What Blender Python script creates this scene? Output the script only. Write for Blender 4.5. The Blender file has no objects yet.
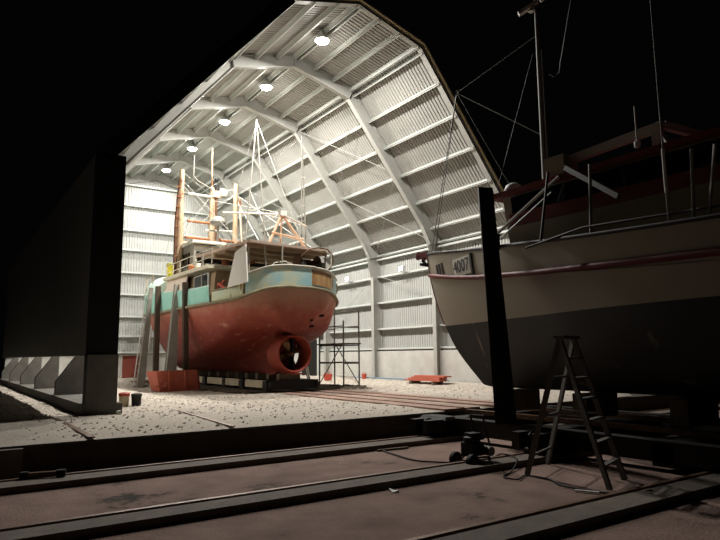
import bpy, bmesh, math, random
import numpy as np
from mathutils import Vector, Matrix, noise

RND = random.Random(11)
SC = bpy.context.scene
COL = SC.collection
PI = math.pi

# ------------------------------------------------------------------ colours and materials
def lin(r, g, b):
    f = lambda c: (c / 255 / 12.92) if c / 255 <= .04045 else ((c / 255 + .055) / 1.055) ** 2.4
    return (f(r), f(g), f(b), 1)

def mat(name, rgb, rough=.6, metal=0, rgb2=None, scale=3, amt=.5, stretch=(1, 1, 1), detail=6, bump=0, bscale=40,
        rust=None, rust_amt=.0, rust_stretch=(1, 1, 1), rust_scale=2.0, spec=.3):
    m = bpy.data.materials.new(name); m.use_nodes = True
    nt = m.node_tree; N = nt.nodes; L = nt.links
    b = N['Principled BSDF']
    b.inputs['Roughness'].default_value = rough; b.inputs['Metallic'].default_value = metal
    b.inputs['Specular IOR Level'].default_value = spec
    col = lin(*rgb); b.inputs['Base Color'].default_value = col
    tc = N.new('ShaderNodeTexCoord'); out = None
    def nz(sc, st, det=6, rg=.6):
        mp = N.new('ShaderNodeMapping'); mp.inputs['Scale'].default_value = st
        L.new(tc.outputs['Object'], mp.inputs['Vector'])
        t = N.new('ShaderNodeTexNoise'); t.inputs['Scale'].default_value = sc; t.inputs['Detail'].default_value = det
        t.inputs['Roughness'].default_value = rg
        L.new(mp.outputs['Vector'], t.inputs['Vector']); return t.outputs['Fac']
    def ramp(fac, lo, hi):
        r = N.new('ShaderNodeMapRange'); r.inputs['From Min'].default_value = lo; r.inputs['From Max'].default_value = hi
        L.new(fac, r.inputs['Value']); return r.outputs['Result']
    def mix(fac, a, bb):
        x = N.new('ShaderNodeMix'); x.data_type = 'RGBA'
        L.new(fac, x.inputs['Factor'])
        for s, v in (('A', a), ('B', bb)):
            i = [q for q in x.inputs if q.name == s and q.type == 'RGBA'][0]
            if isinstance(v, tuple): i.default_value = v
            else: L.new(v, i)
        return [q for q in x.outputs if q.type == 'RGBA'][0]
    cur = col
    if rgb2:
        cur = mix(ramp(nz(scale, stretch, detail), .5 - .5 * (1 - amt) - .02, .5 + .5 * (1 - amt) + .02), col, lin(*rgb2))
    if rust:
        cur = mix(ramp(nz(rust_scale, rust_stretch, 8, .7), .62 - rust_amt, .68 - rust_amt * .8), cur, lin(*rust))
    if not isinstance(cur, tuple): L.new(cur, b.inputs['Base Color'])
    if bump:
        bp = N.new('ShaderNodeBump'); bp.inputs['Strength'].default_value = bump; bp.inputs['Distance'].default_value = .03
        L.new(nz(bscale, (1, 1, 1), 5), bp.inputs['Height']); L.new(bp.outputs['Normal'], b.inputs['Normal'])
    m['_n'] = 1
    return m

def zone_mat(name, stops, rough=.6, rust=None, rust_amt=0, rust_stretch=(1, 1, 1), rust_scale=2, edge=.0, mottled=.0, mscale=3):
    """paint laid on in horizontal bands: stops = [(z, rgb)] from low to high, heights in the object's own space"""
    m = mat(name, stops[0][1], rough)
    nt = m.node_tree; N = nt.nodes; L = nt.links; b = N['Principled BSDF']
    tc = N.new('ShaderNodeTexCoord'); sp = N.new('ShaderNodeSeparateXYZ'); L.new(tc.outputs['Object'], sp.inputs[0])
    z = sp.outputs['Z']
    nz = N.new('ShaderNodeTexNoise'); nz.inputs['Scale'].default_value = mscale; nz.inputs['Detail'].default_value = 7
    nz.inputs['Roughness'].default_value = .7
    L.new(tc.outputs['Object'], nz.inputs['Vector'])
    a = N.new('ShaderNodeMath'); a.operation = 'MULTIPLY_ADD'; a.inputs[1].default_value = edge; L.new(nz.outputs['Fac'], a.inputs[0])
    L.new(z, a.inputs[2])
    s = N.new('ShaderNodeMath'); s.operation = 'SUBTRACT'; s.inputs[1].default_value = edge * .5; L.new(a.outputs[0], s.inputs[0])
    z0, z1 = stops[0][0], stops[-1][0] + .4
    r = N.new('ShaderNodeMapRange'); r.inputs['From Min'].default_value = z0; r.inputs['From Max'].default_value = z1
    L.new(s.outputs[0], r.inputs['Value'])
    cr = N.new('ShaderNodeValToRGB'); e = cr.color_ramp.elements
    cr.color_ramp.interpolation = 'LINEAR' if edge else 'CONSTANT'
    while len(e) < len(stops): e.new(.5)
    for el, (zz, c) in zip(e, stops):
        el.position = (zz - z0) / (z1 - z0); el.color = lin(*c)
    L.new(r.outputs['Result'], cr.inputs[0]); cur = cr.outputs[0]
    def mixc(fac, A, B):
        x = N.new('ShaderNodeMix'); x.data_type = 'RGBA'; L.new(fac, x.inputs['Factor'])
        ia = [q for q in x.inputs if q.name == 'A' and q.type == 'RGBA'][0]; ib = [q for q in x.inputs if q.name == 'B' and q.type == 'RGBA'][0]
        L.new(A, ia); ib.default_value = B
        return [q for q in x.outputs if q.type == 'RGBA'][0]
    if rust:
        mp = N.new('ShaderNodeMapping'); mp.inputs['Scale'].default_value = rust_stretch; L.new(tc.outputs['Object'], mp.inputs['Vector'])
        n2 = N.new('ShaderNodeTexNoise'); n2.inputs['Scale'].default_value = rust_scale; n2.inputs['Detail'].default_value = 8
        L.new(mp.outputs[0], n2.inputs['Vector'])
        rr = N.new('ShaderNodeMapRange'); rr.inputs['From Min'].default_value = .62 - rust_amt; rr.inputs['From Max'].default_value = .75 - rust_amt
        L.new(n2.outputs['Fac'], rr.inputs['Value']); cur = mixc(rr.outputs['Result'], cur, lin(*rust))
    L.new(cur, b.inputs['Base Color'])
    return m

def emit(name, rgb, strength):
    m = bpy.data.materials.new(name); m.use_nodes = True
    b = m.node_tree.nodes['Principled BSDF']; b.inputs['Base Color'].default_value = lin(*rgb)
    b.inputs['Emission Color'].default_value = lin(*rgb); b.inputs['Emission Strength'].default_value = strength
    return m

M = {}
M['frame'] = mat('galvanised_frame', (166, 165, 158), .5, 0, (152, 151, 145), 4, .4)
M['purlin'] = mat('galvanised_purlin', (186, 188, 182), .45, 0)
M['sheet'] = mat('zinc_sheet', (170, 170, 165), .5, 0, (158, 158, 153), 1.5, .5)
M['roofsheet'] = mat('zinc_roof_sheet', (158, 156, 150), .5, 0, (146, 144, 138), 1.5, .5)
M['trim'] = mat('yellowed_fascia', (196, 180, 140), .6)
M['concrete'] = mat('pale_concrete', (190, 188, 181), .85, 0, (168, 165, 157), 2, .5, bump=.1)
M['pier'] = mat('grey_concrete', (112, 109, 102), .9, 0, (88, 84, 78), 3, .5, bump=.2)
M['slab'] = mat('old_slab_concrete', (88, 82, 74), .95, 0, (64, 58, 52), 3, .5, bump=.4)
M['pit'] = mat('reddish_pit_concrete', (150, 126, 115), .95, 0, (104, 87, 79), 1.6, .45, bump=.7, bscale=30, rust=(62, 56, 52), rust_amt=.03, rust_scale=.8, spec=.1)
M['beam'] = mat('track_beam_concrete', (112, 102, 92), .9, 0, (84, 76, 69), 4, .5, bump=.4)
M['gravel'] = mat('pale_gravel', (194, 184, 171), .95, 0, (138, 128, 116), 9, .65, bump=1.0, bscale=16, rust=(140, 130, 120), rust_amt=-.02, rust_scale=.55, spec=.1)
M['stone'] = mat('gravel_stone', (200, 190, 178), .95, 0, (158, 148, 136), .9, .7, spec=.1)
M['dirt'] = mat('brown_dirt', (150, 136, 118), .95, 0, (112, 100, 86), 4, .6, bump=1.0, bscale=22, spec=.1)
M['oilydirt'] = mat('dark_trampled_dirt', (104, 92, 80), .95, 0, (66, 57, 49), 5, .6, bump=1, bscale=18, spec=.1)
M['track'] = mat('pinkish_track_concrete', (170, 140, 126), .9, 0, (128, 106, 94), 2, .5, bump=.3)
M['rail'] = mat('worn_steel_rail', (120, 92, 72), .5, .3, (82, 62, 50), 5, .5)
M['darksteel'] = mat('dark_steel', (44, 40, 37), .6, .2, (30, 27, 25), 4, .5)
M['black'] = mat('black_paint', (22, 21, 20), .6)
M['rubber'] = mat('black_rubber', (26, 25, 24), .8)
M['timber'] = mat('weathered_timber', (120, 106, 88), .85, 0, (78, 66, 54), 3, .5, (3, 3, .4))
M['plank'] = mat('scaffold_plank', (84, 72, 60), .85, 0, (60, 50, 42), 3, .5)
M['redbox'] = mat('red_primer_steel', (186, 100, 80), .7, 0, (164, 82, 64), 2.5, .5, rust=(200, 136, 116), rust_amt=.02, rust_scale=4)
M['greysteel'] = mat('weathered_grey_steel', (150, 146, 136), .65, .1, (112, 104, 94), 2, .5, rust=(92, 62, 44), rust_amt=.03, rust_stretch=(2, 2, .5))
M['rustpost'] = mat('rust_brown_timber', (88, 76, 64), .85, 0, (62, 50, 40), 3, .5, (2, 2, .5))
M['creambeam'] = mat('cream_beam', (206, 194, 166), .7, 0, (160, 140, 112), 2, .5)
M['white'] = mat('white_paint', (214, 212, 204), .6, 0, (190, 186, 176), 3, .5)
M['board'] = mat('pale_board', (240, 234, 226), .7, 0, (226, 218, 208), 2, .5, (6, 6, 1))
M['redplastic'] = mat('red_plastic', (186, 78, 60), .6)
M['orange'] = mat('orange_paint', (176, 130, 98), .7, 0, (192, 172, 148), 3, .5, rust=(140, 84, 50), rust_amt=.03)
M['rustmast'] = mat('rusty_cream_mast', (168, 156, 132), .7, 0, (140, 112, 82), 2, .5, (1, 1, .4), rust=(112, 70, 44), rust_amt=.05, rust_scale=1.8, rust_stretch=(1, 1, .6))
M['rustdark'] = mat('dark_rusty_mast', (104, 70, 46), .8, 0, (60, 42, 32), 2, .5, (1, 1, .4))
M['rust'] = mat('orange_rust', (150, 98, 62), .9, 0, (108, 68, 44), 5, .6)
M['wire'] = mat('pale_wire', (160, 158, 150), .5)
M['polegrey'] = mat('dull_white_pole', (140, 138, 130), .5, 0, (120, 116, 106), 3, .5)
M['pipewhite'] = mat('white_tube', (190, 187, 177), .5, 0, (166, 156, 138), 3, .5)
M['teal'] = mat('teal_paint', (136, 190, 172), .6, 0, (158, 206, 190), 2.2, .5, rust=(120, 112, 84), rust_amt=-.01, rust_stretch=(1, 1, .3), rust_scale=3)
M['paleteal'] = mat('pale_teal_paint', (176, 204, 190), .6, 0, (200, 214, 202), 2, .5)
M['sternpaint'] = mat('rust_streaked_stern_paint', (158, 206, 214), .6, 0, (232, 222, 176), .8, .8, rust=(176, 128, 72), rust_amt=.02, rust_scale=2.2, rust_stretch=(1.4, 1.4, .12))
M['rustyplate'] = mat('rust_stained_plate', (206, 178, 128), .7, 0, (160, 104, 60), 2.4, .6, (2.5, 2.5, .2))
M['lowbulwark'] = mat('stained_cream_bulwark', (222, 212, 160), .7, 0, (176, 200, 192), 1.5, .6, rust=(140, 100, 60), rust_amt=.03, rust_scale=2.5, rust_stretch=(1.4, 1.4, .3))
M['pinkhouse'] = mat('faded_pink_cream_paint', (238, 220, 204), .7, 0, (224, 200, 182), 3, .5)
M['tanwall'] = mat('tan_cabin_wall', (172, 146, 116), .7, 0, (150, 122, 92), 3, .5)
M['awning'] = mat('dirty_cream_canvas', (226, 218, 196), .8, 0, (196, 184, 158), 3, .5)
M['canopy'] = mat('brown_pink_canopy', (196, 174, 158), .8, 0, (172, 148, 130), 2, .5)
M['deck'] = mat('dull_deck', (128, 118, 102), .85, 0, (100, 90, 78), 3, .5)
M['window'] = mat('dark_glass', (16, 20, 24), .08, 0, spec=.6)
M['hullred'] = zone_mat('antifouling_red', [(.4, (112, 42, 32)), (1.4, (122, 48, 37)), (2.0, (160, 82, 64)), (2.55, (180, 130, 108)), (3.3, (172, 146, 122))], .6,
                        rust=(166, 112, 92), rust_amt=.015, rust_scale=4.5, rust_stretch=(1, .6, 1.4), edge=1.0)  # dark low stops paint in shade below the chine; pale top is wear
M['nozzle'] = mat('nozzle_red', (146, 62, 44), .5, 0, (128, 52, 38), 3, .5)
M['bronze'] = mat('dark_bronze', (110, 84, 56), .4, .6)
M['rubrail'] = mat('grey_rub_rail', (150, 140, 112), .7, 0, (110, 96, 74), 3, .5)
M['cream2'] = zone_mat('cream_hull_with_black_bottom', [(-.2, (30, 29, 27)), (1.48, (150, 141, 125))], .6, rust=(150, 132, 106), rust_amt=-.02, rust_stretch=(1, 1, .35), rust_scale=2)
M['creamhouse'] = mat('cream_cabin_paint', (150, 140, 120), .6, 0, (126, 116, 98), 2, .5)
M['darkred'] = mat('dull_red_paint', (112, 40, 40), .6, 0, (84, 34, 33), 3, .5)
M['dkgrey'] = mat('dull_grey_steel', (112, 109, 103), .6, .1)
M['yellow'] = mat('yellow_paint', (226, 208, 60), .6)
M['bluetarp'] = mat('blue_plastic', (74, 128, 160), .6)
M['brown'] = mat('brown_door', (132, 66, 54), .7, 0, (118, 56, 46), 3, .5)
M['scaf'] = mat('scaffold_tube', (92, 86, 80), .6, .2, (70, 62, 56), 4, .5)
M['lens'] = emit('lamp_lens', (255, 246, 226), 40)
M['flood'] = emit('flood_lens', (255, 246, 226), 14)
M['shade'] = mat('lamp_housing', (190, 190, 186), .5)
M['scrap'] = mat('dark_scrap', (70, 66, 62), .8, 0, (40, 38, 36), 6, .6)
M['scraplight'] = mat('pale_scrap', (190, 186, 178), .8)
M['bluepipe'] = mat('blue_pipe', (110, 140, 160), .6)
M['paper'] = mat('white_paper', (220, 220, 216), .8)
M['alu'] = mat('dull_aluminium', (98, 95, 89), .55, .2)

# ------------------------------------------------------------------ mesh builder
class MB:
    def __init__(s): s.v = []; s.f = []
    def add(s, vs, fs):
        o = len(s.v); s.v += [tuple(map(float, p)) for p in vs]; s.f += [tuple(i + o for i in f) for f in fs]; return s
    def hexa(s, p):  # 4 bottom, 4 top
        return s.add(p, [(3, 2, 1, 0), (4, 5, 6, 7), (0, 1, 5, 4), (1, 2, 6, 5), (2, 3, 7, 6), (3, 0, 4, 7)])
    def box(s, x0, x1, y0, y1, z0, z1):
        return s.hexa([(x0, y0, z0), (x1, y0, z0), (x1, y1, z0), (x0, y1, z0), (x0, y0, z1), (x1, y0, z1), (x1, y1, z1), (x0, y1, z1)])
    def beam(s, p, q, w, h, up=(0, 0, 1), w2=None, h2=None):
        p, q = Vector(p), Vector(q); d = (q - p).normalized(); u = Vector(up)
        if abs(d.dot(u)) > .98: u = Vector((0, 1, 0))
        a = d.cross(u).normalized(); b = a.cross(d).normalized()
        w2 = w if w2 is None else w2; h2 = h if h2 is None else h2
        r = lambda c, W, H: [c - a * W / 2 - b * H / 2, c + a * W / 2 - b * H / 2, c + a * W / 2 + b * H / 2, c - a * W / 2 + b * H / 2]
        return s.hexa(r(p, w, h) + r(q, w2, h2))
    def tube(s, pts, r, n=6, closed=False, cap=True):
        pts = [Vector(p) for p in pts]; N = len(pts); rr = r if isinstance(r, (list, tuple)) else [r] * N
        rows = []; prev = None
        for i, p in enumerate(pts):
            a = pts[(i - 1) % N] if (closed or i > 0) else p; b = pts[(i + 1) % N] if (closed or i < N - 1) else p
            d = (b - a).normalized()
            if prev is None:
                u = Vector((0, 0, 1)) if abs(d.z) < .9 else Vector((1, 0, 0)); x = d.cross(u).normalized()
            else:
                x = (prev - d * prev.dot(d)).normalized()
            prev = x; y = d.cross(x)
            rows.append([p + (x * math.cos(2 * PI * k / n) + y * math.sin(2 * PI * k / n)) * rr[i] for k in range(n)])
        return s.loft(rows, True, cap and not closed, closed)
    def loft(s, rows, ring=False, cap=False, closed=False):
        n = len(rows[0]); vs = [p for r in rows for p in r]; fs = []
        for i in range(len(rows) if closed else len(rows) - 1):
            j = (i + 1) % len(rows)
            for k in range(n if ring else n - 1):
                k2 = (k + 1) % n; fs.append((i * n + k, i * n + k2, j * n + k2, j * n + k))
        if cap: fs += [tuple(range(n)), tuple((len(rows) - 1) * n + k for k in range(n))]
        return s.add(vs, fs)
    def lathe(s, c, prof, n=20, axis='z', cap=True):
        rows = []
        for (r, t) in prof:
            row = []
            for k in range(n):
                a = 2 * PI * k / n; x, y = r * math.cos(a), r * math.sin(a)
                row.append({'z': (c[0] + x, c[1] + y, c[2] + t), 'y': (c[0] + x, c[1] + t, c[2] + y), 'x': (c[0] + t, c[1] + x, c[2] + y)}[axis])
            rows.append(row)
        return s.loft(rows, True, cap)
    def prism(s, poly, off):
        n = len(poly); off = Vector(off); vs = list(poly) + [Vector(p) + off for p in poly]
        return s.add(vs, [tuple(range(n)), tuple(range(n, 2 * n))] + [(i, (i + 1) % n, n + (i + 1) % n, n + i) for i in range(n)])
    def build(s, name, m, parent=None, smooth=False, origin=None, **props):
        if parent is not None:
            r = parent
            while r.parent: r = r.parent
            o = Vector(r.location)
        elif origin is not None: o = Vector(origin)
        else:
            a = np.array(s.v); o = Vector(((a[:, 0].min() + a[:, 0].max()) / 2, (a[:, 1].min() + a[:, 1].max()) / 2, a[:, 2].min()))
        me = bpy.data.meshes.new(name); me.from_pydata([tuple(Vector(p) - o) for p in s.v], [], s.f)
        bm = bmesh.new(); bm.from_mesh(me); bmesh.ops.recalc_face_normals(bm, faces=bm.faces); bm.to_mesh(me); bm.free()
        if smooth:
            me.polygons.foreach_set('use_smooth', [True] * len(me.polygons))
            try: me.set_sharp_from_angle(angle=math.radians(smooth if smooth > 1 else 40))
            except Exception: pass
        me.materials.append(M[m] if isinstance(m, str) else m)
        ob = bpy.data.objects.new(name, me); COL.objects.link(ob)
        if parent is not None: ob.parent = parent
        else: ob.location = o
        for k, v in props.items(): ob[k] = v
        return ob

def thing(name, label, cat, loc, group=None, kind=None):
    o = bpy.data.objects.new(name, None); COL.objects.link(o); o.location = loc; o.empty_display_size = .2
    o['label'] = label; o['category'] = cat
    if group: o['group'] = group
    if kind: o['kind'] = kind
    return o
def one(mb, name, m, label, cat, group=None, kind=None, smooth=False):
    o = mb.build(name, m, None, smooth); o['label'] = label; o['category'] = cat
    if group: o['group'] = group
    if kind: o['kind'] = kind
    return o
def dup(root, loc, label, rotz=None):
    r = root.copy(); COL.objects.link(r); r.location = loc; r['label'] = label
    if rotz is not None: r.rotation_euler = (0, 0, rotz)
    for ch in list(root.children):
        if ch.type == 'LIGHT': continue
        c = ch.copy(); COL.objects.link(c); c.parent = r
        for g in list(ch.children):
            d = g.copy(); COL.objects.link(d); d.parent = c
    return r
def lamp(name, loc, power, parent=None, radius=.15, kind='POINT', rot=None, color=(1, .97, .92)):
    l = bpy.data.lights.new(name, kind); l.energy = power; l.color = color; l.shadow_soft_size = radius
    o = bpy.data.objects.new(name, l); COL.objects.link(o)
    if kind == 'SPOT': l.spot_size = math.radians(140); l.spot_blend = 1
    if kind == 'AREA': l.shape = 'DISK'; l.size = radius * 2; l.shadow_soft_size = 0 if False else l.shadow_soft_size
    if rot: o.rotation_euler = rot
    if parent is not None: o.parent = parent; o.location = Vector(loc) - Vector(parent.location)
    else: o.location = loc
    return o

# ------------------------------------------------------------------ camera
f_, yaw, pitch, roll = 609.92, .6017, .1387, -.0106
cy, sy, cp, sp, cr, sr = math.cos(yaw), math.sin(yaw), math.cos(pitch), math.sin(pitch), math.cos(roll), math.sin(roll)
R0 = Vector((cy, -sy, 0)); F0 = Vector((sy, cy, 0)); Z = Vector((0, 0, 1))
FW = F0 * cp + Z * sp; U0 = -F0 * sp + Z * cp
RR = R0 * cr + U0 * sr; UU = -R0 * sr + U0 * cr
cd = bpy.data.cameras.new('camera'); cam = bpy.data.objects.new('camera', cd); COL.objects.link(cam)
cam.matrix_world = Matrix(((RR.x, UU.x, -FW.x, 0), (RR.y, UU.y, -FW.y, 0), (RR.z, UU.z, -FW.z, 1.25), (0, 0, 0, 1)))
cd.sensor_fit = 'HORIZONTAL'; cd.sensor_width = 36; cd.lens = f_ / 720 * 36; cd.clip_end = 300
SC.camera = cam

w = bpy.data.worlds.new('night_sky'); SC.world = w; w.use_nodes = True
w.node_tree.nodes['Background'].inputs['Color'].default_value = (.00075, .0008, .0009, 1)
w.node_tree.nodes['Background'].inputs['Strength'].default_value = 1
SC.view_settings.view_transform = 'Standard'; SC.view_settings.look = 'None'; SC.view_settings.exposure = 0; SC.view_settings.gamma = 1
SC.view_settings.use_curve_mapping = False

# ------------------------------------------------------------------ shed
Y0, BAY = 14.35, 4.27
FY = [Y0 + BAY * k for k in range(6)]
YB = FY[5] + .1
EL, KL, RG, KR, ER = (2.72, 5.9), (7.5, 11.47), (10.02, 12.15), (12.55, 11.44), (16.9, 5.83)

def ribs(a0, a1, pitch=.15, h=.03, pan=.08, sl=.02):
    """(coordinate, height) of a trapezoid rib profile between a0 and a1"""
    out = []; a = a0
    while a < a1 - 1e-6:
        for d, z in ((0, 0), (pan, 0), (pan + sl, h), (pitch - sl, h)):
            if a + d <= a1: out.append((a + d, z))
        a += pitch
    out.append((a1, 0)); return out

def sheet_y(p, q, y0, y1, out):
    """corrugated sheet whose ribs run from p to q (x,z) and repeat along y; ribs bulge along out (x,z)"""
    mb = MB(); pr = ribs(y0, y1)
    rows = [[(p[0] + out[0] * h, y, p[1] + out[1] * h) for y, h in pr], [(q[0] + out[0] * h, y, q[1] + out[1] * h) for y, h in pr]]
    return mb.loft(rows)
def norm(p, q):
    d = Vector((q[0] - p[0], q[1] - p[1])).normalized(); return d

def thick(o, t=.012):
    m = o.modifiers.new('sheet_thickness', 'SOLIDIFY'); m.thickness = t; m.offset = 0

ceil = thing('ceiling', 'corrugated zinc roof of the lit shed seen from below', 'roof', (9.97, 25, 5.8), kind='structure')
YF = Y0 + .08
for p, q, o in ((EL, KL, (-.76, .65)), (KL, RG, (-.26, .96)), (RG, KR, (.26, .96)), (KR, ER, (.79, .61))):
    thick(sheet_y(p, q, YF, YB, o).build('roof_sheet', 'roofsheet', ceil))
def lerp(p, q, t): return (p[0] + (q[0] - p[0]) * t, p[1] + (q[1] - p[1]) * t)
for p, q, ts, o in ((EL, KL, (.03, .11, .28, .46, .64, .81, .97), (-.76, .65)), (KL, RG, (.05, .36, .68, .95), (-.26, .96)),
                    (RG, KR, (.05, .32, .64, .95), (.26, .96)), (KR, ER, (.03, .19, .36, .54, .72, .89, .985), (.79, .61))):
    for t in ts:
        c = lerp(p, q, t); mb = MB(); d = norm(p, q); n = Vector(o)
        a = Vector((c[0], 0, c[1])) - Vector((n.x, 0, n.y)) * .02; dd = Vector((d.x, 0, d.y)); nn = Vector((n.x, 0, n.y))
        for s0, s1, t0, t1 in ((-.012, .012, 0, .17), (-.012, .05, .155, .17), (-.05, .012, 0, .012)):
            pts = [a + dd * s0 - nn * t0, a + dd * s1 - nn * t0, a + dd * s1 - nn * t1, a + dd * s0 - nn * t1]
            mb.prism([v + Vector((0, Y0 + .14, 0)) for v in pts], (0, YB - Y0 - .14, 0))
        mb.build('purlin', 'purlin', ceil)
# brace rods under the right-hand roof slope
def rod(y0, t0, y1, t1, par, name='brace_rod', r=.013):
    a, b = lerp(KR, ER, t0), lerp(KR, ER, t1)
    MB().tube([(a[0] - .2, y0, a[1] - .15), (b[0] - .2, y1, b[1] - .15)], r, 5).build(name, 'frame', par)
for k in (1, 3):
    rod(FY[k] + .1, .04, FY[k + 1] - .1, .5, ceil); rod(FY[k] + .1, .5, FY[k + 1] - .1, .04, ceil)
    rod(FY[k] + .1, .52, FY[k + 1] - .1, .97, ceil); rod(FY[k] + .1, .97, FY[k + 1] - .1, .52, ceil)

# portal frames
INR = [(9.97, 11.66), (12.3, 11.0), (15.1, 7.38), (15.84, 6.42), (16.23, 5.7), (16.4, 4.85), (16.4, 0)]
OUTR = [(10.0, 12.12), (12.5, 11.4), (15.6, 7.42), (16.34, 6.47), (16.84, 5.8), (16.86, 4.85), (16.86, 0)]
INL = [(9.97, 11.66), (7.62, 11.0), (4.62, 7.41), (3.88, 6.45), (3.47, 5.73), (3.3, 4.85), (3.3, 1.3)]
OUTL = [(10.0, 12.12), (7.54, 11.42), (4.14, 7.38), (3.34, 6.44), (2.84, 5.8), (2.80, 4.85), (2.80, 1.3)]
ordn = ['at the open front edge', 'first behind the open front edge', 'second behind the open front edge',
        'third behind the open front edge', 'fourth behind the open front edge', 'against the back wall']
for k, y in enumerate(FY):
    if k == 0: y += .2
    t = thing('portal_frame', 'grey steel portal frame of the shed, ' + ordn[k], 'steel frame', (9.97, y, 0), 'portal frames of the shed', 'structure')
    for I, O, nm in ((INR, OUTR, 'r'), (INL, OUTL, 'l')):
        if k == 0: I = [lerp(o_, i_, .22) for o_, i_ in zip(O, I)]
        web = MB(); fl = MB()
        for (a, b, c, d) in zip(I[:-1], I[1:], O[1:], O[:-1]):
            P = [(a[0], y - .006, a[1]), (b[0], y - .006, b[1]), (c[0], y - .006, c[1]), (d[0], y - .006, d[1])]
            web.prism(P, (0, .012, 0))
            fl.beam((a[0], y, a[1]), (b[0], y, b[1]), .2, .02, (0, 0, 1) if abs(a[0] - b[0]) > .01 else (1, 0, 0))
            fl.beam((d[0], y, d[1]), (c[0], y, c[1]), .2, .02, (0, 0, 1) if abs(d[0] - c[0]) > .01 else (1, 0, 0))
        for i in (1, 4):
            fl.prism([(I[i][0], y - .1, I[i][1]), (O[i][0], y - .1, O[i][1]), (O[i][0], y + .1, O[i][1]), (I[i][0], y + .1, I[i][1])], (0, 0, .015))
        web.build('web', 'frame', t); fl.build('flange', 'frame', t)
    MB().box(9.96, 9.98, y - .1, y + .1, 11.66 if k else 12.0, 12.1).build('ridge_plate', 'frame', t)

# fascia along the front edge of the roof
mb = MB()
yf = YF - .05
def strip(p, q, ins, y, wd):
    d = norm(p, q); n = Vector((-d.y, d.x))
    if n.dot(Vector((9.97 - p[0], 7 - p[1]))) < 0: n = -n
    mb.prism([(p[0], y, p[1]), (q[0], y, q[1]), (q[0] + n.x * ins, y, q[1] + n.y * ins), (p[0] + n.x * ins, y, p[1] + n.y * ins)], (0, wd, 0))
off = lambda p, dx, dz: (p[0] + dx, p[1] + dz)
EL2, KL2, RG2, KR2, ER2 = off(EL, -.05, .04), off(KL, -.03, .05), off(RG, 0, .06), off(KR, .03, .05), off(ER, .05, .03)
for p, q in ((KL2, RG2), (RG2, KR2), (KR2, ER2)): mb.beam((p[0], yf + .03, p[1] - .06), (q[0], yf + .03, q[1] - .06), .1, .05, (0, 0, 1))
mb.box(16.86, 16.92, yf, yf + .06, 0, 5.83)
m2 = mb; mb = MB()
strip(EL2, KL2, .36, yf, .06)
mb.prism([(2.64, yf, 1.3), (3.3, yf, 1.3), (3.3, yf, 5.9), (2.64, yf, 5.9)], (0, .06, 0))
one(mb, 'trim_3', 'black', 'dark front edge of the left shed wall and left roof slope', 'trim', kind='structure')  # black colour stands in for this edge being unlit
mb = m2
one(mb, 'trim_1', 'trim', 'yellowed fascia around the open front of the shed', 'trim', kind='structure')

# side walls
wr = thing('wall_right', 'right shed wall of zinc sheet above a pale concrete base', 'wall', (16.7, 25, 0), kind='structure')
thick(sheet_y((16.88, 1.46), (16.88, 5.85), YF, YB, (1, 0)).build('wall_sheet', 'sheet', wr))
for k in range(5):
    MB().box(16.62, 16.94, FY[k] + .012, FY[k + 1] - .012, -.1, 1.42).build('concrete_panel', 'concrete', wr)
def girt_y(x, z, y0, y1, sgn, par):
    mb = MB()
    mb.box(min(x, x + sgn * .2), max(x, x + sgn * .2), y0, y1, z, z + .015)
    mb.box(min(x + sgn * .19, x + sgn * .205), max(x + sgn * .19, x + sgn * .205), y0, y1, z - .012, z + .065)
    mb.build('girt', 'purlin', par)
for z in (1.5, 2.4, 3.6, 4.8, 5.62):
    girt_y(16.86, z, Y0, YB, -1, wr)
MB().tube([(16.6, FY[1] + .1, 3.7), (16.6, FY[2] - .1, 4.9)], .012, 5).build('brace_rod', 'frame', wr)
MB().tube([(16.6, FY[2] + .1, 4.9), (16.6, FY[3] - .1, 2.6)], .012, 5).build('brace_rod', 'frame', wr)

wl = thing('wall_left', 'left shed wall, dark outer sheeting over an open gap and concrete piers', 'wall', (2.7, 25, 0), kind='structure')
thick(sheet_y((2.70, 1.3), (2.70, 5.9), YF, YB, (-1, 0)).build('wall_sheet', 'sheet', wl))
for z in (1.34, 2.4, 3.6, 4.8, 5.68): girt_y(2.72, z, Y0 + .25, YB, 1, wl)
MB().box(2.6, 3.42, Y0 - .06, YB, -.1, .27).build('concrete_plinth', 'pier', wl)
for k, y in enumerate(FY):
    if k == 0: MB().box(2.66, 3.3, y - .06, y + .3, .27, 1.32).build('concrete_pier', 'pier', wl)
    else: MB().prism([(2.68, y - .14, .27), (3.36, y - .14, .27), (3.36, y - .14, 1.32), (3.16, y - .14, 1.32), (2.68, y - .14, .62)], (0, .28, 0)).build('concrete_pier', 'pier', wl)

# back wall
wb = thing('wall_back', 'back gable wall of zinc sheet with white girts', 'wall', (9.97, YB, 0), kind='structure')
def prof(x):
    P = [EL, KL, RG, KR, ER]
    for a, b in zip(P[:-1], P[1:]):
        if a[0] <= x <= b[0]: return a[1] + (b[1] - a[1]) * (x - a[0]) / (b[0] - a[0])
    return 5.8
mb = MB(); pr = ribs(2.74, 16.88)
xs = sorted(set([(x, h) for x, h in pr]))
mb.loft([[(x, YB + .02 + h, 1.4) for x, h in xs], [(x, YB + .02 + h, prof(x)) for x, h in xs]])
thick(mb.build('wall_sheet', 'sheet', wb))
for z in (1.5, 2.4, 3.5, 4.75, 6.0, 7.3, 8.45, 9.9, 11.1):
    x0, x1 = 2.9, 16.8
    while prof(x0) < z + .2 and x0 < 9.9: x0 += .05
    while prof(x1) < z + .2 and x1 > 10: x1 -= .05
    mb = MB(); mb.box(x0, x1, YB - .2, YB + .01, z, z + .015); mb.box(x0, x1, YB - .205, YB - .19, z - .012, z + .075)
    mb.build('girt', 'purlin', wb)
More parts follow.
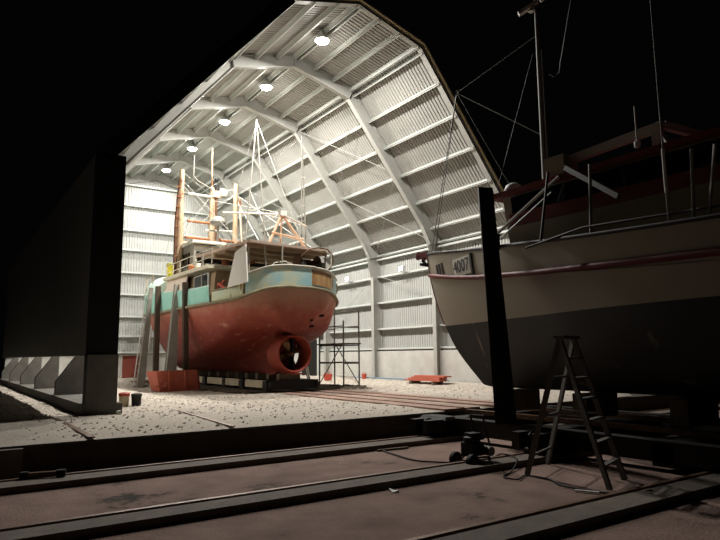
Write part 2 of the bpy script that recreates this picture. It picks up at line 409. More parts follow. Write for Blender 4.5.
for a, b in ((2.8, 8.38), (9.47, 16.6)):
    MB().box(a, b, YB - .05, YB + .15, -.1, 1.42).build('concrete_panel', 'concrete', wb)
d1 = thing('door_1', 'low brown door panel in the concrete base of the back wall', 'door', (8.92, YB - .02, .08), kind='structure')
MB().box(8.46, 9.39, YB - .01, YB + .04, .08, 1.36).build('door_leaf', 'brown', d1)
mb = MB(); mb.box(8.38, 8.46, YB - .06, YB + .08, 0, 1.42); mb.box(9.39, 9.47, YB - .06, YB + .08, 0, 1.42); mb.box(8.46, 9.39, YB - .06, YB + .08, 1.36, 1.42)
mb.build('door_frame', 'concrete', d1)
d2 = thing('door_2', 'dark doorway in the right shed wall beyond the scaffold', 'door', (16.56, 28.9, 0), kind='structure')
MB().box(16.56, 16.615, 28.2, 29.9, 0, 2.1).build('door_leaf', 'black', d2)
mb = MB(); mb.box(16.54, 16.616, 28.1, 28.2, 0, 2.2); mb.box(16.54, 16.616, 29.9, 30.0, 0, 2.2); mb.box(16.54, 16.616, 28.2, 29.9, 2.1, 2.2)
mb.build('door_frame', 'purlin', d2)

# lamps under the ridge
pos = ['nearest the open front', 'second from the open front', 'third from the open front', 'fourth from the open front', 'nearest the back wall']
first = None
PW, PG, PF, PL = 1200, 36, 70, 330
for k in range(5):
    loc = (9.88, Y0 + BAY * (k + .5), 11.7)
    lab = 'round high bay lamp glowing under the shed ridge, ' + pos[k]
    if first is None:
        t = thing('ceiling_lamp', lab, 'lamp', loc, 'high bay lamps along the ridge'); first = t
        MB().lathe(loc, [(.03, .36), (.06, .3), (.16, .2), (.24, .03), (.25, 0), (.22, 0), (.22, .02), (.0, .16)], 20, cap=False).build('housing', 'shade', t, 50)
        MB().lathe(loc, [(.22, 0), (.2, -.05), (.13, -.09), (.05, -.105), (.005, -.107)], 20).build('lens', 'lens', t, 60)
    else: t = dup(first, loc, lab)
    lamp('ridge_light', (loc[0], loc[1], loc[2] - .13), PW * (1, 1, .95, .7, .45)[k], t, .2, 'AREA')
    lamp('ridge_glow', (loc[0], loc[1], loc[2] - .3), PG * (1, 1, 1, .8, .6)[k], t, .15)
# wall floodlights
def flood(x, y, z, sgn, lab, proto):
    loc = (x, y, z)
    if proto is None:
        t = thing('wall_lamp', lab, 'lamp', loc, 'floodlights along the side walls')
        MB().hexa([(x, y - .14, z - .12), (x + .12, y - .17, z - .14), (x + .12, y + .17, z - .14), (x, y + .14, z - .12),
                   (x, y - .14, z + .08), (x + .12, y - .17, z + .1), (x + .12, y + .17, z + .1), (x, y + .14, z + .08)]).build('housing', 'shade', t)
        MB().box(x - .012, x, y - .13, y + .13, z - .11, z + .07).build('lens', 'flood', t)
        MB().box(x + .12, x + .2, y - .03, y + .03, z - .05, z + .03).build('bracket', 'frame', t)
    else: t = dup(proto, loc, lab, 0 if sgn > 0 else PI)
    return t
fp = None
for k in range(5):
    y = Y0 + BAY * (k + .5)
    t = flood(16.40, y, 5.0, 1, 'bright floodlight on the right shed wall, ' + pos[k], fp)
    if fp is None: fp = t
    lamp('flood_light', (16.36, y, 4.98), PF, t, .12, 'SPOT', (0, math.radians(50), 0))
for k in range(1, 4):
    y = Y0 + BAY * (k + .5)
    t = flood(3.0, y, 5.0, -1, 'bright floodlight on the left shed wall, ' + pos[k], fp)
    o = lamp('flood_light', (0, 0, 0), PL, None, .12, 'SPOT', (0, math.radians(50), 0)); o.parent = t; o.location = (-.04, 0, -.02)

# ------------------------------------------------------------------ ground
YE = 10.3
one(MB().box(-14, 34, YE, 44, -.6, -.02), 'floor', 'slab', 'raised concrete yard slab running into the shed', 'ground', kind='structure')
one(MB().box(-14, 34, -12, YE - .003, -.75, -.45), 'ground', 'pit', 'sunken reddish concrete pit floor in front of the slab', 'ground', kind='structure')
one(MB().box(-.9, 1.1, YE - .12, YE - .003, -.45, -.03), 'trim_2', 'pier', 'pale concrete edge block at the left end of the slab face', 'kerb', kind='structure')

def hgt(x, y):
    n = noise.noise(Vector((x * .35, y * .35, 3))) * .035 + noise.noise(Vector((x * 1.7, y * 1.7, 1))) * .02 + noise.noise(Vector((x * 6, y * 6, 8))) * .012
    base = .035
    if x > 15.2: base += min(1, (x - 15.2) / 1.3) * .16
    if y > 33: base += min(1, (y - 33) / 2.5) * .1
    e = min(1, max(0, (y - YE) / .5))
    return (base + n) * e * (1 if not (9.2 < x < 12.0 and y < 32) else .25)
xs = np.arange(-3.2, 16.6, .13); ys = np.concatenate([np.arange(YE + .02, 24, .13), np.arange(24, YB, .25)])
mb = MB(); mb.loft([[(x, y, hgt(x, y)) for x in xs] for y in ys])
g = one(mb, 'gravel', 'gravel', 'pale stony ground covering the slab inside and in front of the shed', 'gravel', kind='stuff', smooth=60)
# dirtier apron towards the slab edge is its own patch of ground
mt = M['gravel']; nt = mt.node_tree; b = nt.nodes['Principled BSDF']
src = b.inputs['Base Color'].links[0].from_socket
tc = nt.nodes.new('ShaderNodeTexCoord'); sx = nt.nodes.new('ShaderNodeSeparateXYZ'); nt.links.new(tc.outputs['Object'], sx.inputs[0])
nn = nt.nodes.new('ShaderNodeTexNoise'); nn.inputs['Scale'].default_value = .5; nn.inputs['Detail'].default_value = 6; nt.links.new(tc.outputs['Object'], nn.inputs['Vector'])
ma = nt.nodes.new('ShaderNodeMath'); ma.operation = 'MULTIPLY_ADD'; ma.inputs[1].default_value = 4.5; nt.links.new(nn.outputs['Fac'], ma.inputs[0]); nt.links.new(sx.outputs['Y'], ma.inputs[2])
mr = nt.nodes.new('ShaderNodeMapRange'); mr.inputs['From Min'].default_value = -9.0 + 1.2; mr.inputs['From Max'].default_value = -9.0 + 4.0
nt.links.new(ma.outputs[0], mr.inputs['Value'])
mx = nt.nodes.new('ShaderNodeMix'); mx.data_type = 'RGBA'; nt.links.new(mr.outputs['Result'], mx.inputs['Factor'])
ia = [q for q in mx.inputs if q.name == 'A' and q.type == 'RGBA'][0]; ib = [q for q in mx.inputs if q.name == 'B' and q.type == 'RGBA'][0]
ia.default_value = lin(168, 159, 147); nt.links.new(src, ib)
nt.links.new([q for q in mx.outputs if q.type == 'RGBA'][0], b.inputs['Base Color'])

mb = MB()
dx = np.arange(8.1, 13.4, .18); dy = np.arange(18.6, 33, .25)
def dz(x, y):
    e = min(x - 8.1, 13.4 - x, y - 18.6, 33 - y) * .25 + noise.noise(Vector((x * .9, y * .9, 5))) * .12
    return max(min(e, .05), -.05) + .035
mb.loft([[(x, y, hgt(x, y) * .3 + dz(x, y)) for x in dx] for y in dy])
one(mb, 'dirt', 'oilydirt', 'dark trampled dirt on the ground under the trawler', 'dirt', kind='stuff', smooth=60)  # darker ground colour laid under the trawler
mb = MB()
for i in range(5200):
    y = YE + .3 + (RND.random() ** 1.3) * 20; x = RND.uniform(1.2, 16.3)
    if 9.25 < x < 12 and y < 31: continue
    if 2.5 < x < 3.55 and y > 14.1: continue
    if y < 13 and RND.random() < .5: continue
    r = RND.uniform(.012, .034) * (1 if RND.random() < .93 else 1.8); z = hgt(x, y) + r * .2
    c = (x, y, z); q = lambda: RND.uniform(.6, 1.2) * r
    mb.add([(x + q(), y, z), (x, y + q(), z), (x - q(), y, z), (x, y - q(), z), (x + .3 * r, y, z + q() * .8), (x, y, z - r)],
           [(0, 1, 4), (1, 2, 4), (2, 3, 4), (3, 0, 4), (1, 0, 5), (2, 1, 5), (3, 2, 5), (0, 3, 5)])
one(mb, 'loose_stones', 'stone', 'loose pale stones scattered over the shed ground', 'stones', kind='stuff')

# track strips into the shed and steel rails
for i, (a, b_, lab) in enumerate(((9.32, 10.4, 'pinkish concrete track strip into the shed, beside the trawler keel line'), (10.86, 11.95, 'pinkish concrete track strip into the shed, on the scaffold side'))):
    t = thing('track_strip', lab, 'track', ((a + b_) / 2, 20, 0), 'track strips into the shed', 'structure')
    MB().box(a, b_, YE + .01, 32, -.02, .046).build('strip', 'track', t)
    MB().box((a + b_) / 2 - .035, (a + b_) / 2 + .035, YE + .01, 32, .045, .062).build('rail', 'rail', t)
for x, x2, lab in ((2.05, 2.05, 'thin rusty steel strip set in the slab in front of the concrete pier'), (4.36, 4.6, 'thin rusty steel strip set in the slab in front of the buckets')):
    one(MB().beam((x, YE + .05, .035), (x2, 14.0, .045), .09, .02), 'steel_strip', 'rail', lab, 'steel strip', 'steel strips in the slab')
pl = ['along the foot of the slab', 'across the middle of the pit floor', 'nearest the camera']
for i, (y0, y1) in enumerate(((9.15, 9.66), (6.52, 6.98), (3.92, 4.4))):
    t = thing('track_beam', 'low concrete track beam with a steel rail, ' + pl[i], 'track', (5, y0, -.45), 'transfer track beams in the pit', 'structure')
    MB().box(-14, 30, y0, y1 - .1, -.46, -.36).build('concrete_beam', 'beam', t)
    MB().box(-14, 30, y1 - .06, y1, -.46, -.345).build('rail', 'rail', t)

# ------------------------------------------------------------------ helpers for hulls
def catmull(P, n):
    """resample control points (S, ...) to n rows"""
    P = np.array(P, float); S = len(P); out = []
    for t in np.linspace(0, S - 1, n):
        i = min(int(t), S - 2); u = t - i
        p0, p1, p2, p3 = P[max(i - 1, 0)], P[i], P[i + 1], P[min(i + 2, S - 1)]
        out.append(.5 * ((2 * p1) + (p2 - p0) * u + (2 * p0 - 5 * p1 + 4 * p2 - p3) * u * u + (3 * p1 - p0 - 3 * p2 + p3) * u ** 3))
    return np.array(out)
def hull_rows(stations, ns, npf, xc, crisp=0.0):
    S = catmull(stations, ns)                     # ns x P x (y,h,z)
    rows = []
    for st in S:
        c = catmull(st, npf) * (1 - crisp)
        if crisp:
            q = np.linspace(0, len(st) - 1, npf); st_ = np.array(st)
            c = c + crisp * np.stack([np.interp(q, np.arange(len(st)), st_[:, j]) for j in range(3)], 1)
        c[:, 1] = np.maximum(c[:, 1], .012)
        port = [(xc - h, y, z) for y, h, z in c]; star = [(xc + h, y, z) for y, h, z in c[::-1]]
        rows.append(port + star)
    return rows
def path_at(path, y):
    for (a, b) in zip(path[:-1], path[1:]):
        if min(a[1], b[1]) <= y <= max(a[1], b[1]):
            t = (y - a[1]) / (b[1] - a[1] + 1e-9); return Vector(a).lerp(Vector(b), t)
    return Vector(path[-1])
def wall_along(path, h0, h1, th, inx, flare=0.0):
    """upright plating along path; h0/h1 functions of y give bottom and top; thickness goes towards inx"""
    mb = MB(); rows = []
    n = len(path)
    for i, p in enumerate(path):
        a, b = Vector(path[max(i - 1, 0)]), Vector(path[min(i + 1, n - 1)])
        d = (b - a); d.z = 0; d.normalize(); nrm = Vector((-d.y, d.x, 0))
        if nrm.dot(Vector(inx) - Vector(p)) < 0: nrm = -nrm
        z0, z1 = p[2] + h0(p[1]), p[2] + h1(p[1]); o = -nrm * flare
        P = Vector(p)
        rows.append([(P.x, P.y, z0), (P.x + o.x, P.y + o.y, z1), (P.x + o.x + nrm.x * th, P.y + o.y + nrm.y * th, z1), (P.x + nrm.x * th, P.y + nrm.y * th, z0)])
    return mb.loft(rows, True, True)

# ------------------------------------------------------------------ the trawler in the shed
XC = 9.87
ST = [
 [(17.92, .45, 3.55), (18.02, .40, 2.85), (18.22, .15, 2.1), (18.3, .03, 2.0)],
 [(17.98, 1.05, 3.48), (18.06, .95, 2.8), (18.3, .4, 2.1), (18.36, .04, 2.0)],
 [(18.2, 1.48, 3.34), (18.25, 1.27, 2.9), (18.5, .5, 2.15), (18.55, .05, 1.98)],
 [(18.6, 1.86, 3.18), (18.65, 1.62, 2.58), (18.85, .5, 2.05), (18.9, .12, 1.9)],
 [(19.4, 2.24, 3.08), (19.4, 1.9, 2.15), (19.15, .5, 1.82), (19.05, .3, .7)],
 [(20.7, 2.52, 3.05), (20.7, 1.85, 1.7), (20.7, .6, 1.3), (20.7, .26, .66)],
 [(23.5, 2.56, 3.05), (23.5, 1.75, 1.25), (23.5, .8, .92), (23.5, .2, .65)],
 [(26, 2.5, 3.07), (26, 1.4, 1.0), (26, .65, .82), (26, .2, .65)],
 [(28.5, 2.2, 3.15), (28.5, .95, 1.05), (28.5, .4, .82), (28.5, .15, .65)],
 [(30.6, 1.65, 3.28), (30.4, .55, 1.35), (30.3, .25, 1.02), (30.2, .1, .78)],
 [(32.5, .9, 3.42), (32.1, .3, 2.1), (31.9, .15, 1.65), (31.7, .06, 1.35)],
 [(34.0, .06, 3.55), (33.5, .05, 3.1), (33.2, .04, 2.8), (32.9, .03, 2.5)]]
boat = thing('fishing_trawler', 'old fishing trawler with teal topsides and rusty red hull propped up inside the shed', 'fishing boat', (XC, 26, .65))
rows = hull_rows(ST, 66, 22, XC, .8)
mb = MB(); mb.loft(rows, False, False)
n = len(rows[0]); mb.add(rows[0], [tuple(range(n))])
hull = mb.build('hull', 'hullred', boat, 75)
port = [r[0] for r in rows]; star = [r[-1] for r in rows]
MB().loft([[(a[0] + .03, a[1], a[2] - .03), (b[0] - .03, b[1], b[2] - .03)] for a, b in zip(port, star)]).build('deck', 'deck', boat)
around = [tuple(p) for p in port[::-1]] + [tuple(p) for p in star]
outw = [(p[0] + (-.03 if p[0] < XC else .03), p[1], p[2] - .02) for p in around]
MB().tube(outw, .055, 8).build('rub_rail', 'rubrail', boat, 60)
# bulwark in lengths of different height and paint
CEN = (XC, 24, 3)
stern_path = [p for p in around if p[1] < 18.5]
sb = wall_along(stern_path, lambda y: 0, lambda y: .68, .05, CEN).build('stern_bulwark', 'sternpaint', boat, 50)
MB().tube([(p[0], p[1], p[2] + .7) for p in stern_path], .04, 8).build('bulwark_cap', 'pipewhite', sb, 60)
for side, nm in ((port, 'port'), (star, 'star')):
    low = [tuple(p) for p in side if 18.45 < p[1] < 19.95]
    lb = wall_along(low, lambda y: 0, lambda y: .38 + .36 * max(0, 1 - (y - 18.45) / .22), .05, CEN).build('low_bulwark', 'lowbulwark', boat, 40)
    MB().tube([(p[0], p[1], p[2] + .4 + .36 * max(0, 1 - (p[1] - 18.45) / .22)) for p in low], .035, 6).build('bulwark_cap', 'rubrail', lb, 60)
    fw = [tuple(p) for p in side if p[1] > 19.85]
    fb = wall_along(fw, lambda y: .02, lambda y: .56 + .05 * max(0, y - 21), .05, CEN, .05).build('forward_bulwark', 'teal', boat, 50)
    MB().tube([(p[0], p[1], p[2] + .58 + .05 * max(0, p[1] - 21)) for p in fw], .035, 6).build('bulwark_cap', 'paleteal', fb, 60)
# recessed rusty section in the stern bulwark with fairlead slot
mb = MB()
seg = [p for p in around if p[1] < 18.26 and p[0] > 9.7 and p[0] < 11.2]
rp = wall_along([(p[0], p[1] - .035, p[2]) for p in seg], lambda y: .1, lambda y: .52, .03, CEN).build('rusty_stern_plate', 'rustyplate', boat, 50)
wall_along([(p[0], p[1] - .045, p[2]) for p in seg], lambda y: .52, lambda y: .6, .1, CEN).build('stern_roller', 'rustdark', boat, 50)
# turtle-back foredeck and its curved coaming
pb = [path_at(port, y) for y in np.linspace(25.9, 33.9, 16)]
mb = MB(); rws = []
for p in pb:
    h = XC - p.x; z0 = p.z + .58 + .05 * (p.y - 21)
    rws.append([(XC - h * math.cos(a), p.y, z0 - .1 + 1.05 * math.sin(a) ** .7 * min(1, h)) for a in np.linspace(0, PI, 11)])
mb.loft(rws); mb.add(rws[0], [tuple(range(11))])
mb.build('whaleback', 'paleteal', boat, 60)
# shelter deckhouse amidships
dh = MB().hexa([(7.95, 20.9, 3.05), (9.5, 20.9, 3.05), (9.5, 25.6, 3.05), (7.95, 25.6, 3.05), (8.05, 20.9, 4.38), (9.4, 20.9, 4.38), (9.4, 25.6, 4.38), (8.05, 25.6, 4.38)]).build('deckhouse', 'tanwall', boat)
mb = MB(); mb.hexa([(7.62, 23.3, 3.55), (7.66, 23.3, 3.55), (7.66, 25.9, 3.55), (7.62, 25.9, 3.55), (7.84, 23.3, 4.5), (7.88, 23.3, 4.5), (7.88, 25.9, 4.5), (7.84, 25.9, 4.5)])
mb.build('shelter_panel', 'pinkhouse', boat)
wf = MB().box(7.94, 7.985, 21.35, 22.9, 3.5, 4.3).build('window_frame', 'white', dh)
MB().box(7.92, 7.95, 21.45, 22.8, 3.56, 4.26).build('window_pane', 'window', wf)
MB().hexa([(7.55, 20.4, 4.33), (9.75, 20.4, 4.36), (10.6, 25.8, 4.42), (7.6, 25.8, 4.42), (7.5, 20.4, 4.45), (9.75, 20.4, 4.5), (10.6, 25.8, 4.56), (7.6, 25.8, 4.56)]).build('deckhouse_roof', 'awning', boat)
# upper wheelhouse
wh = MB().hexa([(8.6, 25.0, 3.3), (9.85, 25.0, 3.3), (9.85, 27.2, 3.3), (8.6, 27.2, 3.3), (8.65, 25.05, 6.0), (9.8, 25.05, 6.0), (9.8, 27.2, 6.1), (8.65, 27.2, 6.1)]).build('wheelhouse', 'greysteel', boat)
MB().box(8.75, 9.15, 24.99, 25.03, 5.1, 5.7).build('window_pane', 'window', wh)
MB().box(9.3, 9.7, 24.99, 25.03, 5.1, 5.7).build('window_pane', 'window', wh)
MB().box(8.6, 8.635, 25.5, 26.6, 5.1, 5.7).build('window_pane', 'window', wh)
MB().box(8.5, 10.0, 24.8, 27.4, 6.06, 6.16).build('wheelhouse_roof', 'white', wh)
# kort nozzle, propeller, rudder
YN, ZN = 18.25, 1.32
mb = MB(); pr_ = [(.58, .85), (.66, .8), (.68, .6), (.665, .3), (.64, .02), (.6, 0), (.57, .05), (.52, .3), (.51, .5), (.53, .75), (.58, .85)]
mb.lathe((XC, YN, ZN), pr_, 40, 'y', cap=False)
nz_ = mb.build('propeller_nozzle', 'nozzle', boat, 50)
mb = MB().lathe((XC, YN, ZN), [(.01, .12), (.07, .16), (.1, .3), (.12, .5), (.12, .6)], 16, 'y')
prop = mb.build('propeller', 'bronze', boat, 50)
for k in range(4):
    a = k * PI / 2 + .4; rws = []
    for r, wd, tw in ((.09, .1, .9), (.22, .2, .7), (.36, .24, .55), (.46, .16, .45), (.49, .04, .4)):
        c, s_ = math.cos(a), math.sin(a); t_ = Vector((-s_, 0, c)); cen = Vector((XC + c * r, YN + .4, ZN + s_ * r))
        d = t_ * math.cos(tw) + Vector((0, 1, 0)) * math.sin(tw)
        q = d.cross(Vector((c, 0, s_))).normalized() * .012
        rws.append([cen - d * wd / 2, cen + q, cen + d * wd / 2, cen - q])
    MB().loft(rws, True, True).build('blade', 'bronze', prop, 50)
mb = MB(); mb.tube([(XC, 23.4, 1.3), (XC, 21, 1.32), (XC, 19.6, 1.32), (XC, 18.85, ZN)], [.42, .4, .3, .16], 18); mb.build('stern_tube', 'nozzle', boat, 60)
mb = MB().prism([(XC - .02, YN + .15, ZN + .52), (XC - .02, YN + .45, ZN + .52), (XC - .02, YN + .4, ZN - .5), (XC - .02, YN + .12, ZN - .5)], (.04, 0, 0)).build('rudder', 'black', boat)
mb = MB(); mb.prism([(XC - .12, 19.1, .64), (XC + .12, 19.1, .64), (XC + .12, 17.95, .64), (XC - .12, 17.95, .64)], (0, 0, .05)); mb.build('keel_shoe', 'nozzle', boat)
mb = MB(); mb.prism([(XC - .06, 18.35, ZN + .6), (XC - .06, 18.95, ZN + .6), (XC - .06, 19.05, 2.1), (XC - .06, 18.3, 2.1)], (.12, 0, 0)); mb.build('nozzle_strut', 'nozzle', boat)
for y in (20.3, 20.55):
    MB().beam((XC - .56, y - .3, 1.42), (XC - .66, y + .7, 1.36), .05, .05).build('bilge_bar', 'hullred', boat)
for x, z in ((.55, 2.45), (.6, 2.25), (1.0, 2.62)):
    MB().lathe((XC + x, 18.2, z), [(.04, -.12), (.045, 0), (.045, .15)], 10, 'y').build('drain_outlet', 'black', boat)
# stern canopy with deck beams
mb = MB(); CZ = 4.96
mb.hexa([(8.15, 18.2, CZ), (11.2, 18.15, CZ - .1), (11.9, 22.3, CZ - .06), (7.75, 22.3, CZ), (8.15, 18.2, CZ + .09), (11.2, 18.15, CZ - .02), (11.9, 22.3, CZ + .02), (7.75, 22.3, CZ + .09)])
can = mb.build('stern_canopy', 'canopy', boat)
for y in (18.4, 19.2, 20.1, 21.1):
    MB().beam((8.05, y, CZ - .06), (11.2, y, CZ - .15), .06, .12).build('canopy_beam', 'tanwall', can)
MB().beam((7.8, 22.2, CZ - .1), (11.8, 22.2, CZ - .12), .1, .2).build('canopy_beam', 'darksteel', can)
for i, (x, y, lean) in enumerate(((8.2, 18.35, .02), (8.75, 18.3, .1), (9.3, 18.1, .0), (11.1, 18.3, 0), (7.8, 21.6, 0), (11.8, 21.6, 0))):
    MB().tube([(x + lean, y + .05, 3.4), (x, y + .05, CZ + .02)], .025, 6).build('canopy_post', 'pipewhite', boat, 60)
mb = MB(); mb.tube([(11.15, 18.2, 4.2), (11.28, 18.1, 4.5), (11.25, 18.1, 4.78), (11.05, 18.1, 4.95), (10.7, 18.1, 4.98), (10.3, 18.1, 4.88), (10.0, 18.15, 4.6)], .022, 8); mb.build('net_hoop', 'rustdark', boat, 60)
MB().tube([(11.0, 18.15, 4.15), (11.22, 18.12, 4.4), (11.2, 18.1, 4.75), (10.9, 18.15, 4.9)], .03, 8).build('net_hoop', 'pipewhite', boat, 60)
mb = MB().lathe((10.15, 18.75, 4.5), [(.08, 0), (.3, .02), (.3, .06), (.13, .08), (.13, .8), (.3, .82), (.3, .86), (.08, .88)], 16, 'x'); mb.build('net_winch', 'rustdark', boat, 40)
mb = MB(); mb.box(10.2, 10.3, 18.3, 18.9, 3.5, 4.5); mb.box(10.95, 11.05, 18.3, 18.9, 3.5, 4.5); mb.box(10.2, 11.05, 18.25, 18.32, 4.25, 4.32); mb.build('winch_frame', 'dkgrey', boat)
mb = MB().tube([(8.9, 18.35, 4.1), (9.1, 18.3, 4.35), (9.5, 18.3, 4.42), (9.8, 18.3, 4.3)], .03, 6); mb.build('stern_rail', 'pipewhite', boat, 60)
# stern gallows: an orange A-frame standing on the canopy
AP = (9.97, 19.5, 6.36)
for q in ((9.28, 19.3, 5.02), (11.0, 19.3, 4.96)): MB().tube([q, AP], .05, 8).build('gallows_leg', 'orange', boat, 60)
MB().tube([(9.5, 19.37, 5.62), (10.78, 19.37, 5.48)], .04, 8).build('gallows_crossbar', 'orange', boat, 60)
MB().tube([(9.97, 19.5, 6.3), (9.9, 19.5, 5.2)], .03, 6).build('gallows_stay', 'orange', boat, 60)
MB().box(9.87, 10.13, 19.4, 19.6, 6.3, 6.48).build('gallows_block', 'white', boat)
MB().tube([AP, (11.05, 19.6, 6.05)], .03, 6).build('gallows_boom', 'pipewhite', boat, 60)
MB().tube([AP, (8.9, 22.5, 6.9)], .035, 6).build('gallows_boom', 'pipewhite', boat, 60)
# masts
def mast(x, y, z0, z1, r, m, nm='mast'):
    return MB().tube([(x, y, z0), (x, y, (z0 + z1) / 2), (x, y, z1)], [r, r * .9, r * .62], 10).build(nm, m, boat, 60)
MY = 26.5
a = mast(8.5, MY, 3.3, 9.62, .17, 'rustmast'); MB().tube([(8.28, MY - .1, 3.3), (8.3, MY, 7.2), (8.44, MY, 9.2)], .075, 8).build('mast_pipe', 'rustdark', a, 60)
for z in np.arange(4.3, 9.2, .45): MB().beam((8.24, MY - .1, z), (8.5, MY - .1, z), .03, .03).build('mast_rung', 'rust', a)
b_ = mast(9.95, MY, 6.1, 9.0, .16, 'rustmast'); MB().tube([(10.12, MY - .05, 4.4), (10.12, MY - .05, 8.7)], .07, 8).build('mast_pipe', 'rustdark', b_, 60)
MB().tube([(9.93, MY, 9.0), (9.9, MY, 10.9)], .03, 6).build('topmast', 'rustmast', b_, 60)
MB().box(9.9, 10.3, MY - .16, MY + .16, 8.55, 8.85).build('mast_head_box', 'orange', b_)
MB().lathe((10.12, MY - .05, 8.85), [(.1, 0), (.12, .1), (.12, .3), (.06, .34)], 12).build('mast_lantern', 'black', b_, 40)
MB().lathe((10.12, MY - .05, 9.3), [(.07, 0), (.1, .06), (.1, .16), (.04, .2)], 12).build('mast_lantern', 'black', b_, 40)
MB().lathe((10.45, MY - .1, 8.6), [(.02, .42), (.12, .38), (.2, .28), (.22, .12), (.2, 0), (.05, -.02)], 16).build('deck_light', 'polegrey', b_, 50)
c_ = mast(11.1, MY, 3.4, 9.35, .15, 'rustmast'); MB().tube([(11.42, MY - .05, 3.4), (11.42, MY - .05, 6.6), (11.3, MY, 8.7)], .06, 8).build('mast_pipe', 'rustmast', c_, 60)
for z, x0, x1, m in ((6.55, 8.72, 11.3, 'rust'), (6.3, 8.6, 11.35, 'orange'), (7.3, 8.8, 10.0, 'rust'), (8.55, 8.8, 9.95, 'pipewhite')):
    MB().tube([(x0, MY - .05, z), (x1, MY - .05, z)], .06, 8).build('cross_beam', m, boat, 60)
for p, q, m in (((9.1, MY, 4.5), (9.9, MY, 6.5), 'orange'), ((10.12, MY - .1, 4.5), (10.12, MY - .1, 6.5), 'orange'), ((10.3, MY, 4.6), (11.2, MY, 6.3), 'rust'), ((8.75, MY, 6.4), (9.6, MY, 5.2), 'rust'), ((11.3, MY - .3, 5.6), (10.2, MY - .3, 6.6), 'rust')):
    MB().tube([p, q], .055, 8).build('mast_brace', m, boat, 60)
MB().box(10.35, 10.95, MY - .5, MY - .1, 5.45, 6.05).build('blue_locker', 'bluetarp', boat)
mb = MB(); mb.lathe((9.75, 25.2, 6.95), [(.05, 0), (.3, .04), (.36, .14), (.3, .3), (.12, .4)], 18); mb.build('radar_scanner', 'dkgrey', boat, 50)
MB().tube([(9.2, 25.3, 6.7), (10.8, 26.2, 6.98)], .05, 6).build('radar_arm', 'pipewhite', boat, 60)
MB().tube([(9.75, 25.2, 6.1), (9.75, 25.2, 6.95)], .05, 6).build('radar_post', 'dkgrey', boat, 60)
# clutter on the shelter roof: drums, vents, rails
for x, y, r, h, m in ((8.9, 22.2, .16, .45, 'rust'), (9.5, 21.6, .13, .5, 'darksteel'), (8.4, 24.6, .14, .5, 'rust'), (8.2, 23.2, .1, .55, 'white'), (9.4, 23.2, .2, .45, 'rustmast')):
    MB().lathe((x, y, 4.5), [(r * .8, 0), (r, .03), (r, h - .06), (r * 1.25, h - .05), (r * 1.1, h), (.02, h + .04)], 14).build('deck_vent', m, boat, 50)
for y0, y1 in ((20.4, 23.0), (23.0, 25.6)):
    mb = MB()
    for z in (4.75, 5.05): mb.tube([(7.7, y0, z), (7.7, y1, z)], .018, 5)
    for y in np.linspace(y0, y1, 4): mb.tube([(7.7, y, 4.5), (7.7, y, 5.05)], .018, 5)
    mb.build('guard_rail', 'pipewhite', boat, 60)
MB().box(8.45, 8.75, 27.9, 28.2, 4.8, 5.55).build('yellow_marker', 'yellow', boat)
mb = MB(); mb.tube([(7.95, 28.5, 4.2), (7.95, 28.5, 5.0), (8.2, 30.5, 5.1), (8.6, 32, 5.15)], .025, 6); mb.tube([(8.2, 30.5, 4.3), (8.2, 30.5, 5.1)], .025, 6); mb.build('bow_rail', 'rustmast', boat, 60)
MB().box(7.8, 8.5, 25.95, 26.6, 3.9, 4.4).build('deck_locker', 'rustdark', boat)
mb = MB().lathe((7.95, 20.15, 3.55), [(.03, -.05), (.14, -.05), (.14, .05), (.03, .05)], 14, 'x'); mb.build('towing_block', 'rustdark', boat, 40)
MB().tube([(7.9, 19.6, 3.55), (7.85, 20.1, 3.75), (7.95, 20.4, 3.6), (8.1, 20.2, 3.9)], .05, 8).build('red_hose', 'redplastic', boat, 60)
MB().tube([(8.0, 18.7, 3.5), (8.1, 18.6, 4.0), (8.3, 18.5, 4.3), (8.5, 18.4, 4.4)], .05, 8).build('curved_davit', 'rust', boat, 60)
# raised outrigger poles and their V stays
for q, h in (((9.55, 21.9, 5.1), (9.97, 21.8, 10.75)), ((10.5, 21.9, 5.1), (9.97, 21.8, 10.75)), ((10.95, 19.8, 5.1), (11.0, 19.9, 9.65)), ((11.15, 19.8, 5.1), (11.0, 19.9, 9.65))):
    MB().tube([q, h], [.03, .02], 6).build('outrigger_pole', 'polegrey', boat, 60)
for z in (6.3, 6.9, 8.0): MB().beam((10.95, 19.83, z), (11.12, 19.83, z), .02, .03).build('pole_rung', 'pipewhite', boat)
